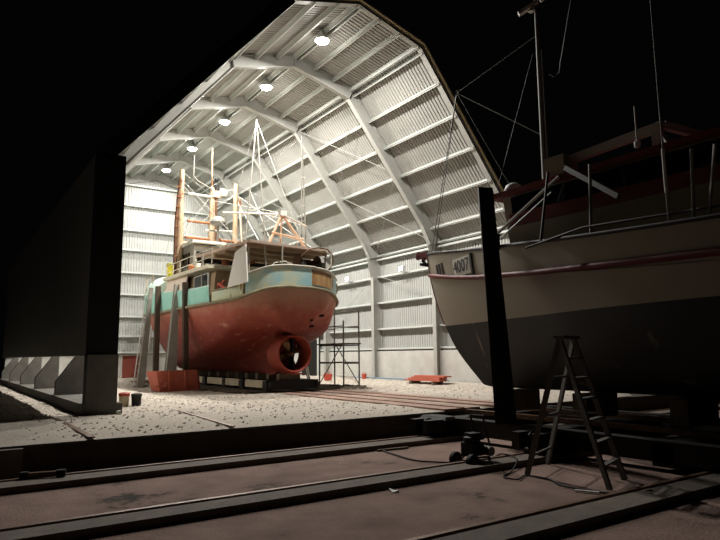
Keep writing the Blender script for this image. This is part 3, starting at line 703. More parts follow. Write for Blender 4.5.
# stays
W = [((9.97, 21.8, 10.7), (10.9, 19.5, 5.2), .012), ((9.97, 21.8, 10.6), (11.2, MY, 9.2), .012), ((9.95, MY, 10.7), (9.97, 33.6, 4.9), .014), ((8.48, MY, 9.5), (9.6, 33.2, 4.8), .012),
     ((11.2, MY, 9.2), (11.0, 19.9, 9.6), .012), ((8.5, MY, 9.2), (8.3, 19.5, 5.2), .014), ((9.95, MY, 8.4), (9.97, 19.5, 6.4), .016), ((11.2, MY, 8.8), (11.3, 19.5, 5.2), .016),
     ((11.3, MY, 6.9), (9.97, 19.5, 6.4), .018), ((8.75, MY, 6.6), (11.2, MY, 9.0), .014), ((11.2, MY, 6.2), (8.5, MY, 9.0), .014), ((9.97, 21.8, 9.5), (8.5, MY, 7.0), .012),
     ((9.0, 19.3, 5.2), (11.2, MY, 8.5), .016), ((11.0, 19.9, 9.0), (11.9, 21.0, 5.2), .012), ((11.3, MY, 5.6), (11.0, 19.8, 7.2), .014), ((9.97, 19.5, 6.4), (11.8, 21.2, 5.2), .014),
     ((9.5, 21.9, 5.2), (11.3, MY, 8.2), .014), ((9.8, 22.2, 7.1), (11.5, 20.3, 6.2), .014), ((9.95, MY, 8.7), (8.5, MY - .3, 6.6), .012), ((8.9, 22.5, 6.9), (11.2, MY, 5.8), .02),
     ((10.0, 20.2, 5.2), (11.6, 26.0, 9.0), .012), ((8.5, MY, 9.55), (9.95, MY, 8.6), .014), ((9.95, MY, 8.6), (11.2, MY, 9.2), .014)]
for p, q, r in W: MB().tube([p, q], r * .8, 5).build('stay_wire', 'wire', boat, 60)
MB().tube([(9.05, MY, 10.4), (9.0, MY - .1, 9.4), (9.2, MY - .1, 9.2), (9.9, MY - .1, 8.9)], .025, 6).build('aerial_bracket', 'polegrey', boat, 60)

# pale board leaning on the port rail
mb = MB(); mb.hexa([(7.7, 18.95, 3.5), (7.74, 18.95, 3.5), (8.04, 18.05, 3.62), (8.0, 18.05, 3.62), (7.86, 18.75, 4.66), (7.9, 18.75, 4.66), (8.1, 18.35, 4.9), (8.06, 18.35, 4.9)])
one(mb, 'leaning_board', 'board', 'tall pale board standing on the port side of the trawler beside the canopy', 'board')

# cradle trolley under the keel
ct = thing('keel_trolley', 'low steel trolley with cream side beams carrying the trawler keel', 'trolley', (XC, 24, .05))
for x in (9.3, 10.6):
    for y in (19.2, 22.0, 24.6, 27.6):
        MB().lathe((x, y, .2), [(.03, -.09), (.14, -.09), (.14, .04), (.17, .05), (.17, .09), (.03, .09)], 16, 'x').build('wheel', 'darksteel', ct, 40)
for x in (9.05, 10.85):
    for y0, y1 in ((18.6, 20.3), (20.9, 22.2), (22.3, 24.0), (24.6, 27.8)):
        MB().box(x - .07, x + .07, y0, y1, .2, .44).build('side_beam', 'creambeam', ct)
    MB().box(x - .04, x + .04, 18.4, 28.4, .24, .38).build('side_rail', 'darksteel', ct)
for y in (18.7, 20.6, 22.25, 24.3, 26.0, 28.0):
    MB().box(8.95, 10.95, y - .14, y + .14, .14, .44).build('cross_beam', 'darksteel', ct)
for i, y in enumerate((18.9, 19.7, 20.6, 21.5, 22.4, 23.3, 24.3, 25.3, 26.4, 27.6)):
    one(MB().box(9.55, 10.35, y - .11, y + .11, .44, .645), 'keel_block', 'timber', 'squared timber block under the trawler keel, number %s from the stern' % ['one', 'two', 'three', 'four', 'five', 'six', 'seven', 'eight', 'nine', 'ten'][i], 'timber block', 'keel blocks under the trawler')
# props along the port side
def ibeam(p, q, w0, w1, m, name, lab, cat):
    mb = MB(); p, q = Vector(p), Vector(q)
    mb.beam(p, q, w0, w0 * .8, (0, 1, 0), w1, w1 * .8)
    mb.beam(p + Vector((0, -w0 * .42, 0)), q + Vector((0, -w1 * .42, 0)), w0 * 1.15, .03, (0, 1, 0), w1 * 1.15, .03)
    mb.beam(p + Vector((0, w0 * .42, 0)), q + Vector((0, w1 * .42, 0)), w0 * 1.15, .03, (0, 1, 0), w1 * 1.15, .03)
    bb = mb.build(name, m); bb['label'] = lab; bb['category'] = cat; bb['group'] = 'props along the port side'
    return bb
ibeam((7.02, 22.6, .04), (7.28, 22.9, 3.98), .36, .14, 'greysteel', 'cradle_prop', 'pale tapering steel prop leaning in behind the red steel trough', 'prop')
ibeam((7.68, 22.7, .04), (7.15, 21.55, 3.92), .17, .15, 'rustpost', 'cradle_prop', 'rust brown upright prop at the right end of the red steel trough', 'prop')
ibeam((7.18, 24.9, .06), (7.16, 24.9, 4.1), .18, .16, 'rustpost', 'cradle_prop', 'dark upright timber prop just left of the red steel trough', 'prop')
ibeam((6.78, 25.6, .05), (7.08, 25.6, 4.1), .27, .12, 'greysteel', 'cradle_prop', 'grey tapering steel prop farthest towards the bow, beside the white ladder', 'prop')
# red trough at their feet
rb = thing('steel_trough', 'red painted open steel trough standing on the gravel at the foot of the props', 'trough', (6.95, 22.2, .05))
mb = MB(); zb = .05
mb.loft([[(6.5, 21.85, zb), (7.85, 21.85, zb)], [(6.3, 21.7, zb + .72), (7.75, 21.75, zb + .74)], [(6.33, 21.76, zb + .72), (7.72, 21.81, zb + .74)], [(6.53, 21.9, zb), (7.82, 21.9, zb)]], False)
mb.build('front_plate', 'redbox', rb)
mb = MB(); mb.hexa([(6.5, 22.9, zb), (7.85, 22.9, zb), (7.85, 22.95, zb), (6.5, 22.95, zb), (6.3, 22.95, zb + .7), (7.75, 22.95, zb + .72), (7.75, 23.0, zb + .72), (6.3, 23.0, zb + .7)]); mb.build('rear_plate', 'redbox', rb)
mb = MB(); mb.hexa([(6.48, 21.88, zb), (6.53, 21.88, zb), (6.53, 22.92, zb), (6.48, 22.92, zb), (6.28, 21.72, zb + .72), (6.33, 21.72, zb + .72), (6.33, 22.96, zb + .7), (6.28, 22.96, zb + .7)]); mb.build('end_plate', 'redbox', rb)
mb = MB(); mb.add([(7.85, 21.85, zb), (8.1, 22.3, zb), (8.02, 22.3, zb + .55), (7.75, 21.75, zb + .74), (7.81, 21.9, zb), (8.05, 22.33, zb), (7.97, 22.33, zb + .55), (7.7, 21.8, zb + .74)], [(0, 1, 2, 3), (4, 5, 6, 7), (0, 1, 5, 4), (1, 2, 6, 5), (2, 3, 7, 6), (3, 0, 4, 7)]); mb.build('end_plate', 'redbox', rb)
for x in (6.78, 7.35): MB().hexa([(x, 21.8, zb), (x + .05, 21.8, zb), (x + .05, 21.88, zb), (x, 21.88, zb), (x - .08, 21.66, zb + .72), (x - .03, 21.66, zb + .72), (x - .03, 21.74, zb + .72), (x - .08, 21.74, zb + .72)]).build('rib', 'redbox', rb)
MB().beam((6.3, 21.8, zb + .2), (7.85, 21.8, zb + .2), .04, .05).build('rib', 'redbox', rb)

# white ladder and frame seen between the props near the bow
def ladder(name, p, q, wvec, n, r, m, lab, cat='ladder', group=None):
    t = thing(name, lab, cat, p, group); p, q, wv = Vector(p), Vector(q), Vector(wvec)
    for s_ in (-.5, .5): MB().beam(p + wv * s_, q + wv * s_, .035, .07).build('stile', m, t)
    for i in range(1, n): c = p.lerp(q, i / n); MB().tube([c - wv * .5, c + wv * .5], r, 6).build('rung', m, t, 60)
    return t
ladder('ladder', (7.35, 28.0, .05), (7.75, 28.0, 4.1), (.5, .25, 0), 13, .016, 'white', 'white ladder standing against the bow behind the two left props')
ladder('ladder', (12.75, 22.3, .03), (12.15, 22.0, 1.95), (.12, .36, 0), 7, .014, 'white', 'white ladder leaning just behind the propeller nozzle')

# scaffold tower at the starboard quarter
sc_ = thing('scaffold_tower', 'narrow tube scaffold tower between the trawler stern and the right wall', 'scaffold', (12.85, 20.2, .03))
SX, SY_ = (12.5, 13.2), (19.35, 21.1)
for i, (x, y, zt) in enumerate(((SX[0], SY_[1], 2.3), (SX[1], SY_[1], 3.35), (SX[0], SY_[0], 2.55), (SX[1], SY_[0], 3.0))):
    MB().tube([(x, y, .06), (x, y, zt)], .03, 8).build('standard', 'scaf', sc_, 60)
    MB().box(x - .08, x + .08, y - .08, y + .08, .02, .06).build('base_plate', 'scaf', sc_)
for z in (.95, 2.3):
    for y in SY_: MB().tube([(SX[0], y, z), (SX[1], y, z)], .025, 6).build('transom', 'scaf', sc_, 60)
for z in (2.35, .98, 2.95):
    for x in SX:
        if z > 2.9 and x == SX[0]: continue
        MB().tube([(x, SY_[0], z), (x, SY_[1], z)], .025, 6).build('ledger', 'scaf', sc_, 60)
MB().tube([(SX[0], SY_[1], .15), (SX[0], SY_[0], 1.75)], .02, 6).build('brace', 'scaf', sc_, 60)
MB().tube([(SX[1], SY_[0], .15), (SX[1], SY_[1], 1.75)], .02, 6).build('brace', 'scaf', sc_, 60)
for k in range(3):
    one(MB().box(12.5 + k * .235, 12.72 + k * .235, 19.2, 21.4, 1.66, 1.71), 'scaffold_plank', 'plank', 'dark plank laid on the scaffold tower, ' + ['nearest the trawler', 'in the middle of three', 'nearest the right wall'][k], 'plank', 'planks on the scaffold tower')
for x in SX: MB().tube([(x, SY_[0], 1.63), (x, SY_[1], 1.63)], .025, 6).build('ledger', 'scaf', sc_, 60)

# buckets and small things by the front pier
def bucket(x, y, r, h, m, lid, lab, mlid=None):
    t = thing('bucket', lab, 'bucket', (x, y, .03), 'buckets beside the concrete pier')
    MB().lathe((x, y, .03), [(r * .85, 0), (r * .9, .01), (r, h), (r * 1.06, h), (r * 1.06, h - .03), (r, h - .04)], 18, cap=True).build('body', m, t, 40)
    if lid: MB().lathe((x, y, .03 + h - .05), [(r * 1.05, 0), (r * 1.08, .01), (r * 1.08, .07), (r * .9, .08), (.02, .085)], 18).build('lid', mlid, t, 40)
    MB().tube([(x + r * math.cos(a), y - .01, .03 + h + .0 + r * .35 * math.sin(a)) for a in np.linspace(0, PI, 9)], .006, 5).build('handle', 'darksteel', t, 60)
bucket(3.72, 16.6, .1, .26, 'scrap', False, 'small dark bucket touching the concrete pier')
bucket(3.95, 16.35, .125, .31, 'creambeam', True, 'pale bucket with a red lid beside the dark drum', 'redplastic')
bucket(4.24, 16.3, .125, .28, 'darksteel', True, 'dark drum right of the pale red-lidded bucket', 'scrap')
one(MB().hexa([(3.25, 14.08, .02), (3.36, 14.06, .02), (3.38, 14.18, .02), (3.27, 14.2, .02), (3.27, 14.1, .1), (3.34, 14.08, .11), (3.35, 14.16, .12), (3.28, 14.18, .1)]), 'stone_chunk', 'white', 'small white chunk lying at the foot of the concrete pier', 'stone')

# scrap heaps, planks, red buckets along the far side
def heap(x, y, rx, ry, nn, lab, zmax=.22):
    mb = MB()
    for i in range(nn):
        a = RND.uniform(0, 2 * PI); q = math.sqrt(RND.random()); px, py = x + rx * q * math.cos(a), y + ry * q * math.sin(a)
        z = .04 + RND.random() * zmax * (1 - q); d = Vector((RND.uniform(-1, 1), RND.uniform(-1, 1), RND.uniform(-.25, .25))) * RND.uniform(.08, .3)
        mb.beam((px, py, z), (px + d.x, py + d.y, max(.04, z + d.z)), RND.uniform(.02, .12), RND.uniform(.01, .05))
    return one(mb, 'scrap_heap', 'scrap', lab, 'scrap', 'scrap heaps on the gravel', kind='stuff')
heap(9.25, 19.9, .75, .35, 60, 'low heap of dark scrap on the gravel in front of the keel trolley', .16)
heap(13.0, 20.1, .95, .75, 70, 'dark scrap lying around the feet of the scaffold tower', .14)
heap(7.6, 26.2, 1.0, .8, 45, 'dark scrap heaped behind the props near the bow', .25)
for k in range(4):
    one(MB().box(15.75, 16.15, 17.7 - .25 * (k == 3), 19.8 - .2 * k, .22 + .055 * k, .27 + .055 * k), 'red_plank', 'redbox', 'reddish plank in the low stack by the concrete wall, ' + ['lowest of the four', 'second from the bottom', 'second from the top', 'topmost of the four'][k], 'plank', 'red planks stacked by the wall')
for y in (18.05, 19.4):
    one(MB().box(15.7, 16.2, y - .06, y + .06, .09, .22), 'bearer', 'timber', 'short timber bearer under the red planks, ' + ('nearest the camera' if y < 19 else 'farthest from the camera'), 'timber', 'bearers under the red planks')
def tub(x, y, r, lab):
    t = thing('red_tub', lab, 'tub', (x, y, .1))
    MB().lathe((x, y, .1), [(r * .75, 0), (r, .3), (r * 1.06, .3), (r * 1.04, .27), (r * .9, .05)], 16).build('body', 'redplastic', t, 40)
    MB().tube([(x + r * math.cos(a), y, .4 + r * .5 * math.sin(a)) for a in np.linspace(0, PI, 9)], .012, 5).build('handle', 'redplastic', t, 60)
tub(14.9, 24.4, .2, 'rounded red tub on the gravel behind the scaffold tower')
tub(16.2, 23.35, .11, 'small red tub against the concrete wall between scaffold and planks')
one(MB().tube([(16.35, 25.6, .2), (16.4, 23.2, .22), (16.36, 21.6, .22), (16.2, 19.4, .24), (16.3, 17.8, .24)], .03, 6), 'blue_pipe', 'bluepipe', 'long thin blue pipe lying along the foot of the concrete wall', 'pipe', smooth=60)
def loops(lab, c, r, nloop, m, rr):
    pts = [(c[0] + r * math.cos(a) * (1 + .15 * math.sin(3 * a)), c[1] + r * .8 * math.sin(a), c[2] + abs(.25 * math.sin(a * .5)) + .004 * a) for a in np.linspace(0, 2 * PI * nloop, 28 * nloop)]
    return one(MB().tube(pts, rr, 5), 'coiled_hose', m, lab, 'hose', smooth=60)
loops('loosely coiled dark hose on the gravel beside the red tub', (15.0, 22.9, .1), .4, 3, 'scraplight', .02)

# ------------------------------------------------------------------ pit: carriage, posts, second boat
car = thing('transfer_carriage', 'black steel transfer carriage in the pit under the cream boat', 'carriage', (10.6, 4, -.45))
for x in (8.78, 12.4): MB().box(x - .13, x + .13, -4, 10.15, -.32, -.02).build('side_beam', 'darksteel', car)
for y in (9.75, 7.2, 5.0, 2.4, 0, -2.4): MB().box(8.65, 12.55, y - .16, y + .16, -.38, -.06).build('cross_beam', 'darksteel', car)
for x in (9.86, 11.4): MB().box(x - .05, x + .05, -4, 10.2, -.06, .03).build('deck_rail', 'rail', car)
for y in (9.63, 6.95):
    for x in (8.3, 12.2):
        MB().lathe((x, y, -.2), [(.03, -.08), (.13, -.08), (.13, .05), (.17, .06), (.17, .08), (.03, .08)], 16, 'y').build('wheel', 'darksteel', car, 40)
        MB().box(x - .3, x + .45, y - .28, y - .12, -.3, -.04).build('bogie_plate', 'darksteel', car)
        MB().box(x - .3, x + .45, y + .12, y + .28, -.3, -.04).build('bogie_plate', 'darksteel', car)
mb = MB(); mb.hexa([(8.4, 9.3, -.06), (8.75, 9.3, -.06), (8.75, 10.1, -.06), (8.4, 10.1, -.06), (8.45, 9.35, .0), (8.7, 9.35, .0), (8.7, 10.05, .0), (8.45, 10.05, .0)]); mb.build('bogie_cover', 'darksteel', car)
one(MB().hexa([(8.42, 7.98, -.02), (8.82, 7.82, -.02), (8.98, 7.98, -.02), (8.6, 8.14, -.02), (8.22, 7.98, 4.38), (8.48, 7.86, 4.38), (8.58, 7.98, 4.38), (8.32, 8.1, 4.38)]), 'carriage_post', 'darksteel',
    'tall black leaning post standing on the carriage against the cream boat bow', 'post')

X2 = 10.6; Z2 = .48
ST2 = [
 [(-4.0, 2.3, 3.0), (-4, 2.25, 2.4), (-4, 2.0, 1.2), (-4, .15, .5)],
 [(0, 2.62, 2.9), (0, 2.58, 2.3), (0, 2.35, 1.1), (0, .15, .5)],
 [(3.0, 2.55, 2.93), (3.0, 2.48, 2.3), (3.0, 2.1, 1.05), (3, .15, .5)],
 [(5.6, 2.22, 3.08), (5.6, 2.08, 2.35), (5.6, 1.55, 1.05), (5.6, .13, .5)],
 [(7.8, 1.68, 3.3), (7.75, 1.45, 2.5), (7.7, .85, 1.15), (7.6, .1, .5)],
 [(9.6, 1.02, 3.53), (9.5, .88, 2.6), (9.3, .42, 1.25), (9.0, .08, .5)],
 [(11.3, .46, 3.76), (11.05, .36, 2.75), (10.6, .13, 1.35), (10.0, .05, .5)],
 [(12.22, .05, 3.88), (11.93, .04, 2.75), (11.3, .035, 1.5), (10.35, .03, .55)]]
b2 = thing('cream_boat', 'cream hulled boat with red stripe and black bottom looming at the right', 'boat', (X2, 4, Z2))
rows2 = hull_rows(ST2, 60, 20, X2)
mb = MB(); mb.loft(rows2); n2 = len(rows2[0]); mb.add(rows2[0], [tuple(range(n2))]); h2 = mb.build('hull', 'cream2', b2, 75)
p2 = [r[0] for r in rows2]; s2 = [r[-1] for r in rows2]
mb = MB(); mb.loft([[(a[0] + .05, a[1], a[2] - .55), (b[0] - .05, b[1], b[2] - .55)] for a, b in zip(p2, s2)]); mb.build('deck', 'deck', b2)
ar2 = [tuple(p) for p in p2] + [tuple(p) for p in s2[::-1]]
MB().tube([(p[0], p[1], p[2] + .01) for p in ar2], .035, 6).build('rail_cap', 'darksteel', b2, 60)
def zline(fr, zf):
    """points on the hull side at a given fraction of the section, found by height"""
    out = []
    for r in rows2:
        half = r[:n2 // 2]; z = zf(r[0][1])
        for a, b in zip(half[:-1], half[1:]):
            if b[2] <= z <= a[2]:
                t = (a[2] - z) / (a[2] - b[2] + 1e-9); out.append(Vector(a).lerp(Vector(b), t)); break
    return out
zs = lambda y: 2.44 + .0052 * max(0, y) ** 2 + .008 * max(0, y - 9) ** 2
for side in (-1, 1):
    pts = [Vector((X2 + (p.x - X2) * (1 if side < 0 else -1) + side * .02, p.y, p.z)) for p in zline(0, zs)]
    MB().tube(pts, .055, 8).build('rub_stripe', 'darkred', b2, 60)
st = [Vector(r[n2 // 2 - 1 - k]) for r in [rows2[-1]] for k in range(0)]
stem_pts = [Vector((X2, p[1] + .02, p[2])) for p in rows2[-1][:n2 // 2]]
MB().tube([p for p in stem_pts if p.z > 1.9], .045, 8).build('stem_bar', 'darkred', b2, 60)
# anchor roller
mb = MB(); mb.box(X2 - .12, X2 + .12, 12.1, 12.55, 3.82, 3.95); mb.build('anchor_roller', 'darkred', b2)
MB().lathe((X2 - .12, 12.5, 3.88), [(.05, 0), (.12, .01), (.08, .12), (.12, .23), (.05, .24)], 12, 'x').build('roller_wheel', 'darkred', b2, 50)
MB().tube([(X2, 12.45, 3.75), (X2, 12.25, 3.6), (X2 - .22, 12.3, 3.62)], .04, 6).build('anchor_fluke', 'black', b2, 60)
# bow slots and number board on the port bow
def on_hull(y, z, o=.02):
    best = None
    for r0, r1 in zip(rows2[:-1], rows2[1:]):
        for k in range(n2 // 2 - 1):
            a, b, c = Vector(r0[k]), Vector(r1[k]), Vector(r0[k + 1])
            m_ = (a + b + c + Vector(r1[k + 1])) / 4
            d = (m_.y - y) ** 2 + (m_.z - z) ** 2
            if best is None or d < best[0]:
                nr = (b - a).cross(c - a).normalized()
                if nr.x > 0: nr = -nr
                x = a.x - (nr.y * (y - a.y) + nr.z * (z - a.z)) / nr.x
                best = (d, Vector((x, y, z)), nr)
    return best[1] + best[2] * o, best[2]
def on_patch(mb, y0, y1, z0, z1, o, th, sl=0):
    P = []
    for oo in (o, o + th):
        for y, z in ((y0, z0), (y1, z0), (y1 + sl, z1), (y0 + sl, z1)):
            P.append(on_hull(y, z, oo)[0])
    mb.hexa(P)
for k in range(3):
    mb = MB(); y = 11.52 - k * .17; on_patch(mb, y - .04, y + .05, 3.22, 3.5, .003, .012, .02); mb.build('bow_slot', 'black', b2)
mb = MB(); on_patch(mb, 9.68, 10.52, 3.05, 3.45, .012, .02); nb = mb.build('number_board', 'white', b2, label='white board with the number 4007')
mb = MB(); on_patch(mb, 9.58, 9.64, 3.0, 3.48, .01, .03); mb.build('board_frame', 'black', nb)
c0, nr = on_hull(10.1, 3.25, .045)
cu = bpy.data.curves.new('registration_number', 'FONT'); cu.body = '4007'; cu.size = .41; cu.align_x = 'CENTER'; cu.align_y = 'CENTER'; cu.extrude = .003; cu.space_character = 1.05
cu.materials.append(M['black'])
tmp = bpy.data.objects.new('registration_number_outline', cu); COL.objects.link(tmp)
bpy.context.view_layer.update()
tme = bpy.data.meshes.new_from_object(tmp.evaluated_get(bpy.context.evaluated_depsgraph_get()))
bpy.data.objects.remove(tmp)
tx = bpy.data.objects.new('registration_number', tme); COL.objects.link(tx)
ex = on_hull(9.8, 3.24, .045)[0] - on_hull(10.58, 3.24, .045)[0]; ex.normalize(); ez = nr.cross(ex).normalized(); ez = ez if ez.z > 0 else -ez
nrm_ = ex.cross(ez)
tx.matrix_world = Matrix(((ex.x, ez.x, nrm_.x, 0), (ex.y, ez.y, nrm_.y, 0), (ex.z, ez.z, nrm_.z, 0), (0, 0, 0, 1)))
tx.parent = nb; tx.location = c0 - Vector((X2, 4, Z2))
# wheelhouse and deck fittings
wh2 = MB().hexa([(9.3, -1, 2.6), (11.9, -1, 2.6), (11.7, 8.3, 2.8), (9.5, 8.3, 2.8), (9.25, -1, 4.4), (11.95, -1, 4.4), (11.75, 8.45, 4.42), (9.4, 8.45, 4.42)]).build('wheelhouse', 'creamhouse', b2)
MB().hexa([(9.15, -1.2, 4.42), (12.05, -1.2, 4.42), (11.9, 8.7, 4.42), (9.25, 8.7, 4.42), (9.15, -1.2, 4.52), (12.05, -1.2, 4.52), (11.9, 8.7, 4.52), (9.25, 8.7, 4.52)]).build('wheelhouse_roof', 'darkred', wh2)
MB().hexa([(9.235, -.8, 3.95), (9.29, -.8, 3.95), (9.44, 8.2, 4.05), (9.385, 8.2, 4.05), (9.21, -.8, 4.35), (9.26, -.8, 4.35), (9.41, 8.2, 4.38), (9.355, 8.2, 4.38)]).build('window_band', 'window', wh2)
MB().hexa([(9.24, -.8, 3.72), (9.3, -.8, 3.72), (9.46, 8.28, 3.8), (9.4, 8.28, 3.8), (9.23, -.8, 3.95), (9.29, -.8, 3.95), (9.44, 8.28, 4.05), (9.38, 8.28, 4.05)]).build('red_band', 'darkred', wh2)
MB().hexa([(9.5, 8.36, 4.02), (11.7, 8.36, 4.02), (11.7, 8.44, 4.02), (9.5, 8.44, 4.02), (9.5, 8.44, 4.36), (11.7, 8.44, 4.36), (11.7, 8.5, 4.36), (9.5, 8.5, 4.36)]).build('window_band', 'window', wh2)
mb = MB().lathe((9.62, 8.35, 4.52), [(.12, 0), (.18, .03), (.19, .1), (.15, .19), (.08, .23), (.01, .245)], 20); mb.build('radar_dome', 'white', b2, 60)
mb = MB().box(9.3, 9.72, 6.85, 7.3, 4.52, 4.92); mb.build('roof_locker', 'creamhouse', b2)
MB().beam((9.5, 6.9, 4.82), (9.6, 5.1, 4.95), .12, .15).build('gantry_beam', 'pipewhite', b2)
MB().beam((9.2, 6.75, 4.6), (8.9, 5.55, 3.75), .05, .09).build('gantry_brace', 'darksteel', b2)
MB().beam((9.5, 5.2, 3.0), (9.6, 5.2, 5.0), .14, .14).build('gantry_post', 'pipewhite', b2)
MB().beam((9.6, 5.1, 4.95), (10.6, 4.6, 4.7), .1, .12).build('gantry_beam', 'pipewhite', b2)
MB().beam((9.6, 5.2, 4.9), (9.5, 5.0, 4.55), .06, .08).build('gantry_brace', 'pipewhite', b2)
for (p, q, r, m, nm) in (((8.72, 8.0, 3.55), (9.2, 6.9, 4.47), .03, 'pipewhite', 'stay_pole'), ((8.74, 7.95, 3.45), (9.15, 7.05, 4.2), .012, 'pipewhite', 'stay_pole'),
                        ((8.75, 6.0, 3.05), (8.85, 6.0, 4.4), .03, 'dkgrey', 'awning_post'), ((8.6, 6.9, 3.2), (8.9, 6.9, 4.5), .025, 'darksteel', 'awning_post'),
                        ((9.3, 5.4, 4.7), (9.3, 5.4, 5.32), .014, 'pipewhite', 'whip_aerial'), ((8.4, 4.5, 3.0), (8.4, 4.5, 6.6), .012, 'dkgrey', 'whip_aerial'),
                        ((8.4, 4.5, 3.5), (8.4, 4.5, 4.15), .025, 'white', 'aerial_base')):
    MB().tube([p, q], r, 6).build(nm, m, b2, 60)
MB().lathe((9.3, 5.4, 4.6), [(.03, 0), (.05, .02), (.05, .1), (.02, .12)], 10).build('aerial_base', 'white', b2, 50)
for k, (x, y) in enumerate(((8.3, 4.1), (8.28, 3.9), (8.26, 3.7), (8.24, 3.5))):
    MB().tube([(x, y, 2.95), (x + .12 * (k % 2), y - .05 - .06 * k, 4.0)], .025, 6).build('stacked_pole', 'pipewhite' if k > 1 else 'dkgrey', b2, 60)
MB().tube([(8.55, 7.2, 3.12), (8.55, 6.0, 3.28), (8.45, 4.6, 3.2), (8.2, 3.4, 3.1)], .02, 6).build('rail_rope', 'darksteel', b2, 60)
mb = MB(); mb.lathe((9.0, 8.3, 3.28), [(.05, 0), (.07, .02), (.07, .28), (.1, .3), (.05, .34)], 10); mb.build('bollard', 'black', b2, 50)
# mast with lamp bar
mm = MB().tube([(10.1, 7.9, 4.5), (10.1, 7.9, 6.5), (10.1, 7.9, 9.2)], [.07, .06, .04], 10).build('mast', 'dkgrey', b2, 60)
MB().tube([(10.05, 7.78, 4.5), (10.05, 7.78, 7.6)], .02, 6).build('mast_pipe', 'alu', mm, 60)
MB().beam((9.82, 8.15, 8.5), (10.08, 7.85, 8.72), .12, .08).build('lamp_bar', 'white', mm)
MB().beam((10.12, 7.8, 8.76), (10.3, 7.6, 8.9), .12, .08).build('lamp_bar', 'white', mm)
MB().lathe((10.0, 7.95, 8.5), [(.02, 0), (.07, .02), (.07, .1), (.03, .13)], 12).build('mast_lantern', 'white', mm, 50)
TIP = (10.07, 10.38, 7.61)
for p, q, r in ((TIP, (10.1, 7.9, 8.0), .009), (TIP, (10.1, 7.9, 5.75), .012), (TIP, (9.6, 8.4, 4.7), .009), (TIP, (10.45, 11.9, 3.9), .012), (TIP, (10.6, 11.95, 3.9), .012),
                ((9.9, 7.9, 7.5), (9.55, 9.2, 3.6), .004)):
    MB().tube([p, q], r, 5).build('stay_wire', 'alu', b2, 60)
MB().tube([Vector(TIP) + Vector((0, .06 * math.cos(a), .06 * math.sin(a))) for a in np.linspace(0, 2 * PI, 10)[:-1]], .012, 5, closed=True).build('stay_ring', 'alu', b2, 60)
MB().tube([(9.75, 6.6, 8.8), (9.72, 7.1, 6.9), (9.7, 7.12, 6.72), (9.66, 7.22, 6.66), (9.62, 7.3, 6.74)], .012, 5).build('hoist_hook', 'alu', b2, 60)
for x, y in ((10.4, 3.2), (10.7, 2.9), (11.2, 3.4)):
    MB().tube([(x, y, 4.5), (x, y, 9.6)], .04, 8).build('after_mast', 'dkgrey', b2, 60)
MB().tube([(10.4, 3.2, 7.4), (11.2, 3.4, 7.4)], .03, 6).build('mast_spreader', 'dkgrey', b2, 60)
# timber blocks carrying its keel
for i, y in enumerate((9.3, 7.4, 5.5, 3.6, 1.7)):
    one(MB().box(10.1, 11.1, y - .15, y + .15, .03, .478), 'boat_block', 'timber', 'timber block under the cream boat keel, ' + ['nearest its bow', 'second from its bow', 'third from its bow', 'fourth from its bow', 'fifth from its bow'][i], 'timber block', 'keel blocks under the cream boat')

# step ladder in front of it
sl_ = thing('step_ladder', 'dull aluminium step ladder standing open on the pit floor beside the cream boat', 'ladder', (7.35, 5.5, -.45))
T0, T1 = Vector((7.18, 5.52, 1.45)), Vector((7.62, 5.62, 1.45))
A0, A1, B0, B1 = Vector((6.97, 6.04, -.45)), Vector((7.88, 6.42, -.45)), Vector((7.03, 4.78, -.45)), Vector((7.73, 5.02, -.45))
for a, b in ((A0, T0), (A1, T1), (B0, T0), (B1, T1)):
    MB().beam(a, b, .035, .075).build('leg', 'alu', sl_)
for i in range(1, 7):
    t_ = i / 7; p, q = B0.lerp(T0, t_), B1.lerp(T1, t_); MB().beam(p, q, .08, .025).build('tread', 'alu', sl_)
for i in (1, 3, 5):
    t_ = i / 7; p, q = A0.lerp(T0, t_), A1.lerp(T1, t_); MB().beam(p, q, .03, .03).build('back_rail', 'alu', sl_)
MB().beam(T0 + Vector((-.03, 0, .02)), T1 + Vector((.03, 0, .02)), .16, .04).build('top_cap', 'alu', sl_)
for a, b in ((A0.lerp(T0, .45), B0.lerp(T0, .45)), (A1.lerp(T1, .45), B1.lerp(T1, .45))): MB().beam(a, b, .012, .025).build('spreader', 'alu', sl_)

# pressure washer on two wheels
PX, PY, PZ = 6.86, 7.0, -.45
pw = thing('pressure_washer', 'black wheeled pressure washer on the pit floor beside the carriage', 'pressure washer', (PX, PY, PZ))
for i, y in enumerate((PY + .16, PY - .2)):
    wq = MB().lathe((PX - .2, y, PZ + .11), [(.03, -.03), (.07, -.025), (.08, -.035), (.11, -.03), (.11, .03), (.08, .035), (.07, .025), (.03, .03)], 18, 'y').build('wheel', 'rubber', pw, 40)
    MB().lathe((PX - .2, y, PZ + .11), [(.015, -.04), (.035, -.04), (.035, .04), (.015, .04)], 12, 'y').build('hub', 'dkgrey', wq, 40)
mb = MB(); mb.tube([(PX - .2, PY - .22, PZ + .11), (PX - .2, PY + .2, PZ + .11)], .015, 6); mb.build('axle', 'darksteel', pw, 60)
mb = MB()
for y in (PY - .15, PY + .12): mb.tube([(PX - .25, y, PZ + .16), (PX + .2, y, PZ + .14), (PX + .26, y, PZ + .2), (PX + .1, y, PZ + .75)], .016, 6)
mb.tube([(PX + .1, PY - .15, PZ + .75), (PX + .1, PY + .12, PZ + .75)], .016, 6)
mb.build('frame', 'darksteel', pw, 60)
MB().box(PX - .14, PX + .12, PY - .14, PY + .1, PZ + .17, PZ + .36).build('engine', 'black', pw)
MB().lathe((PX - .02, PY - .02, PZ + .36), [(.06, 0), (.13, .01), (.13, .08), (.08, .1), (.03, .12)], 14).build('engine_cover', 'black', pw, 40)
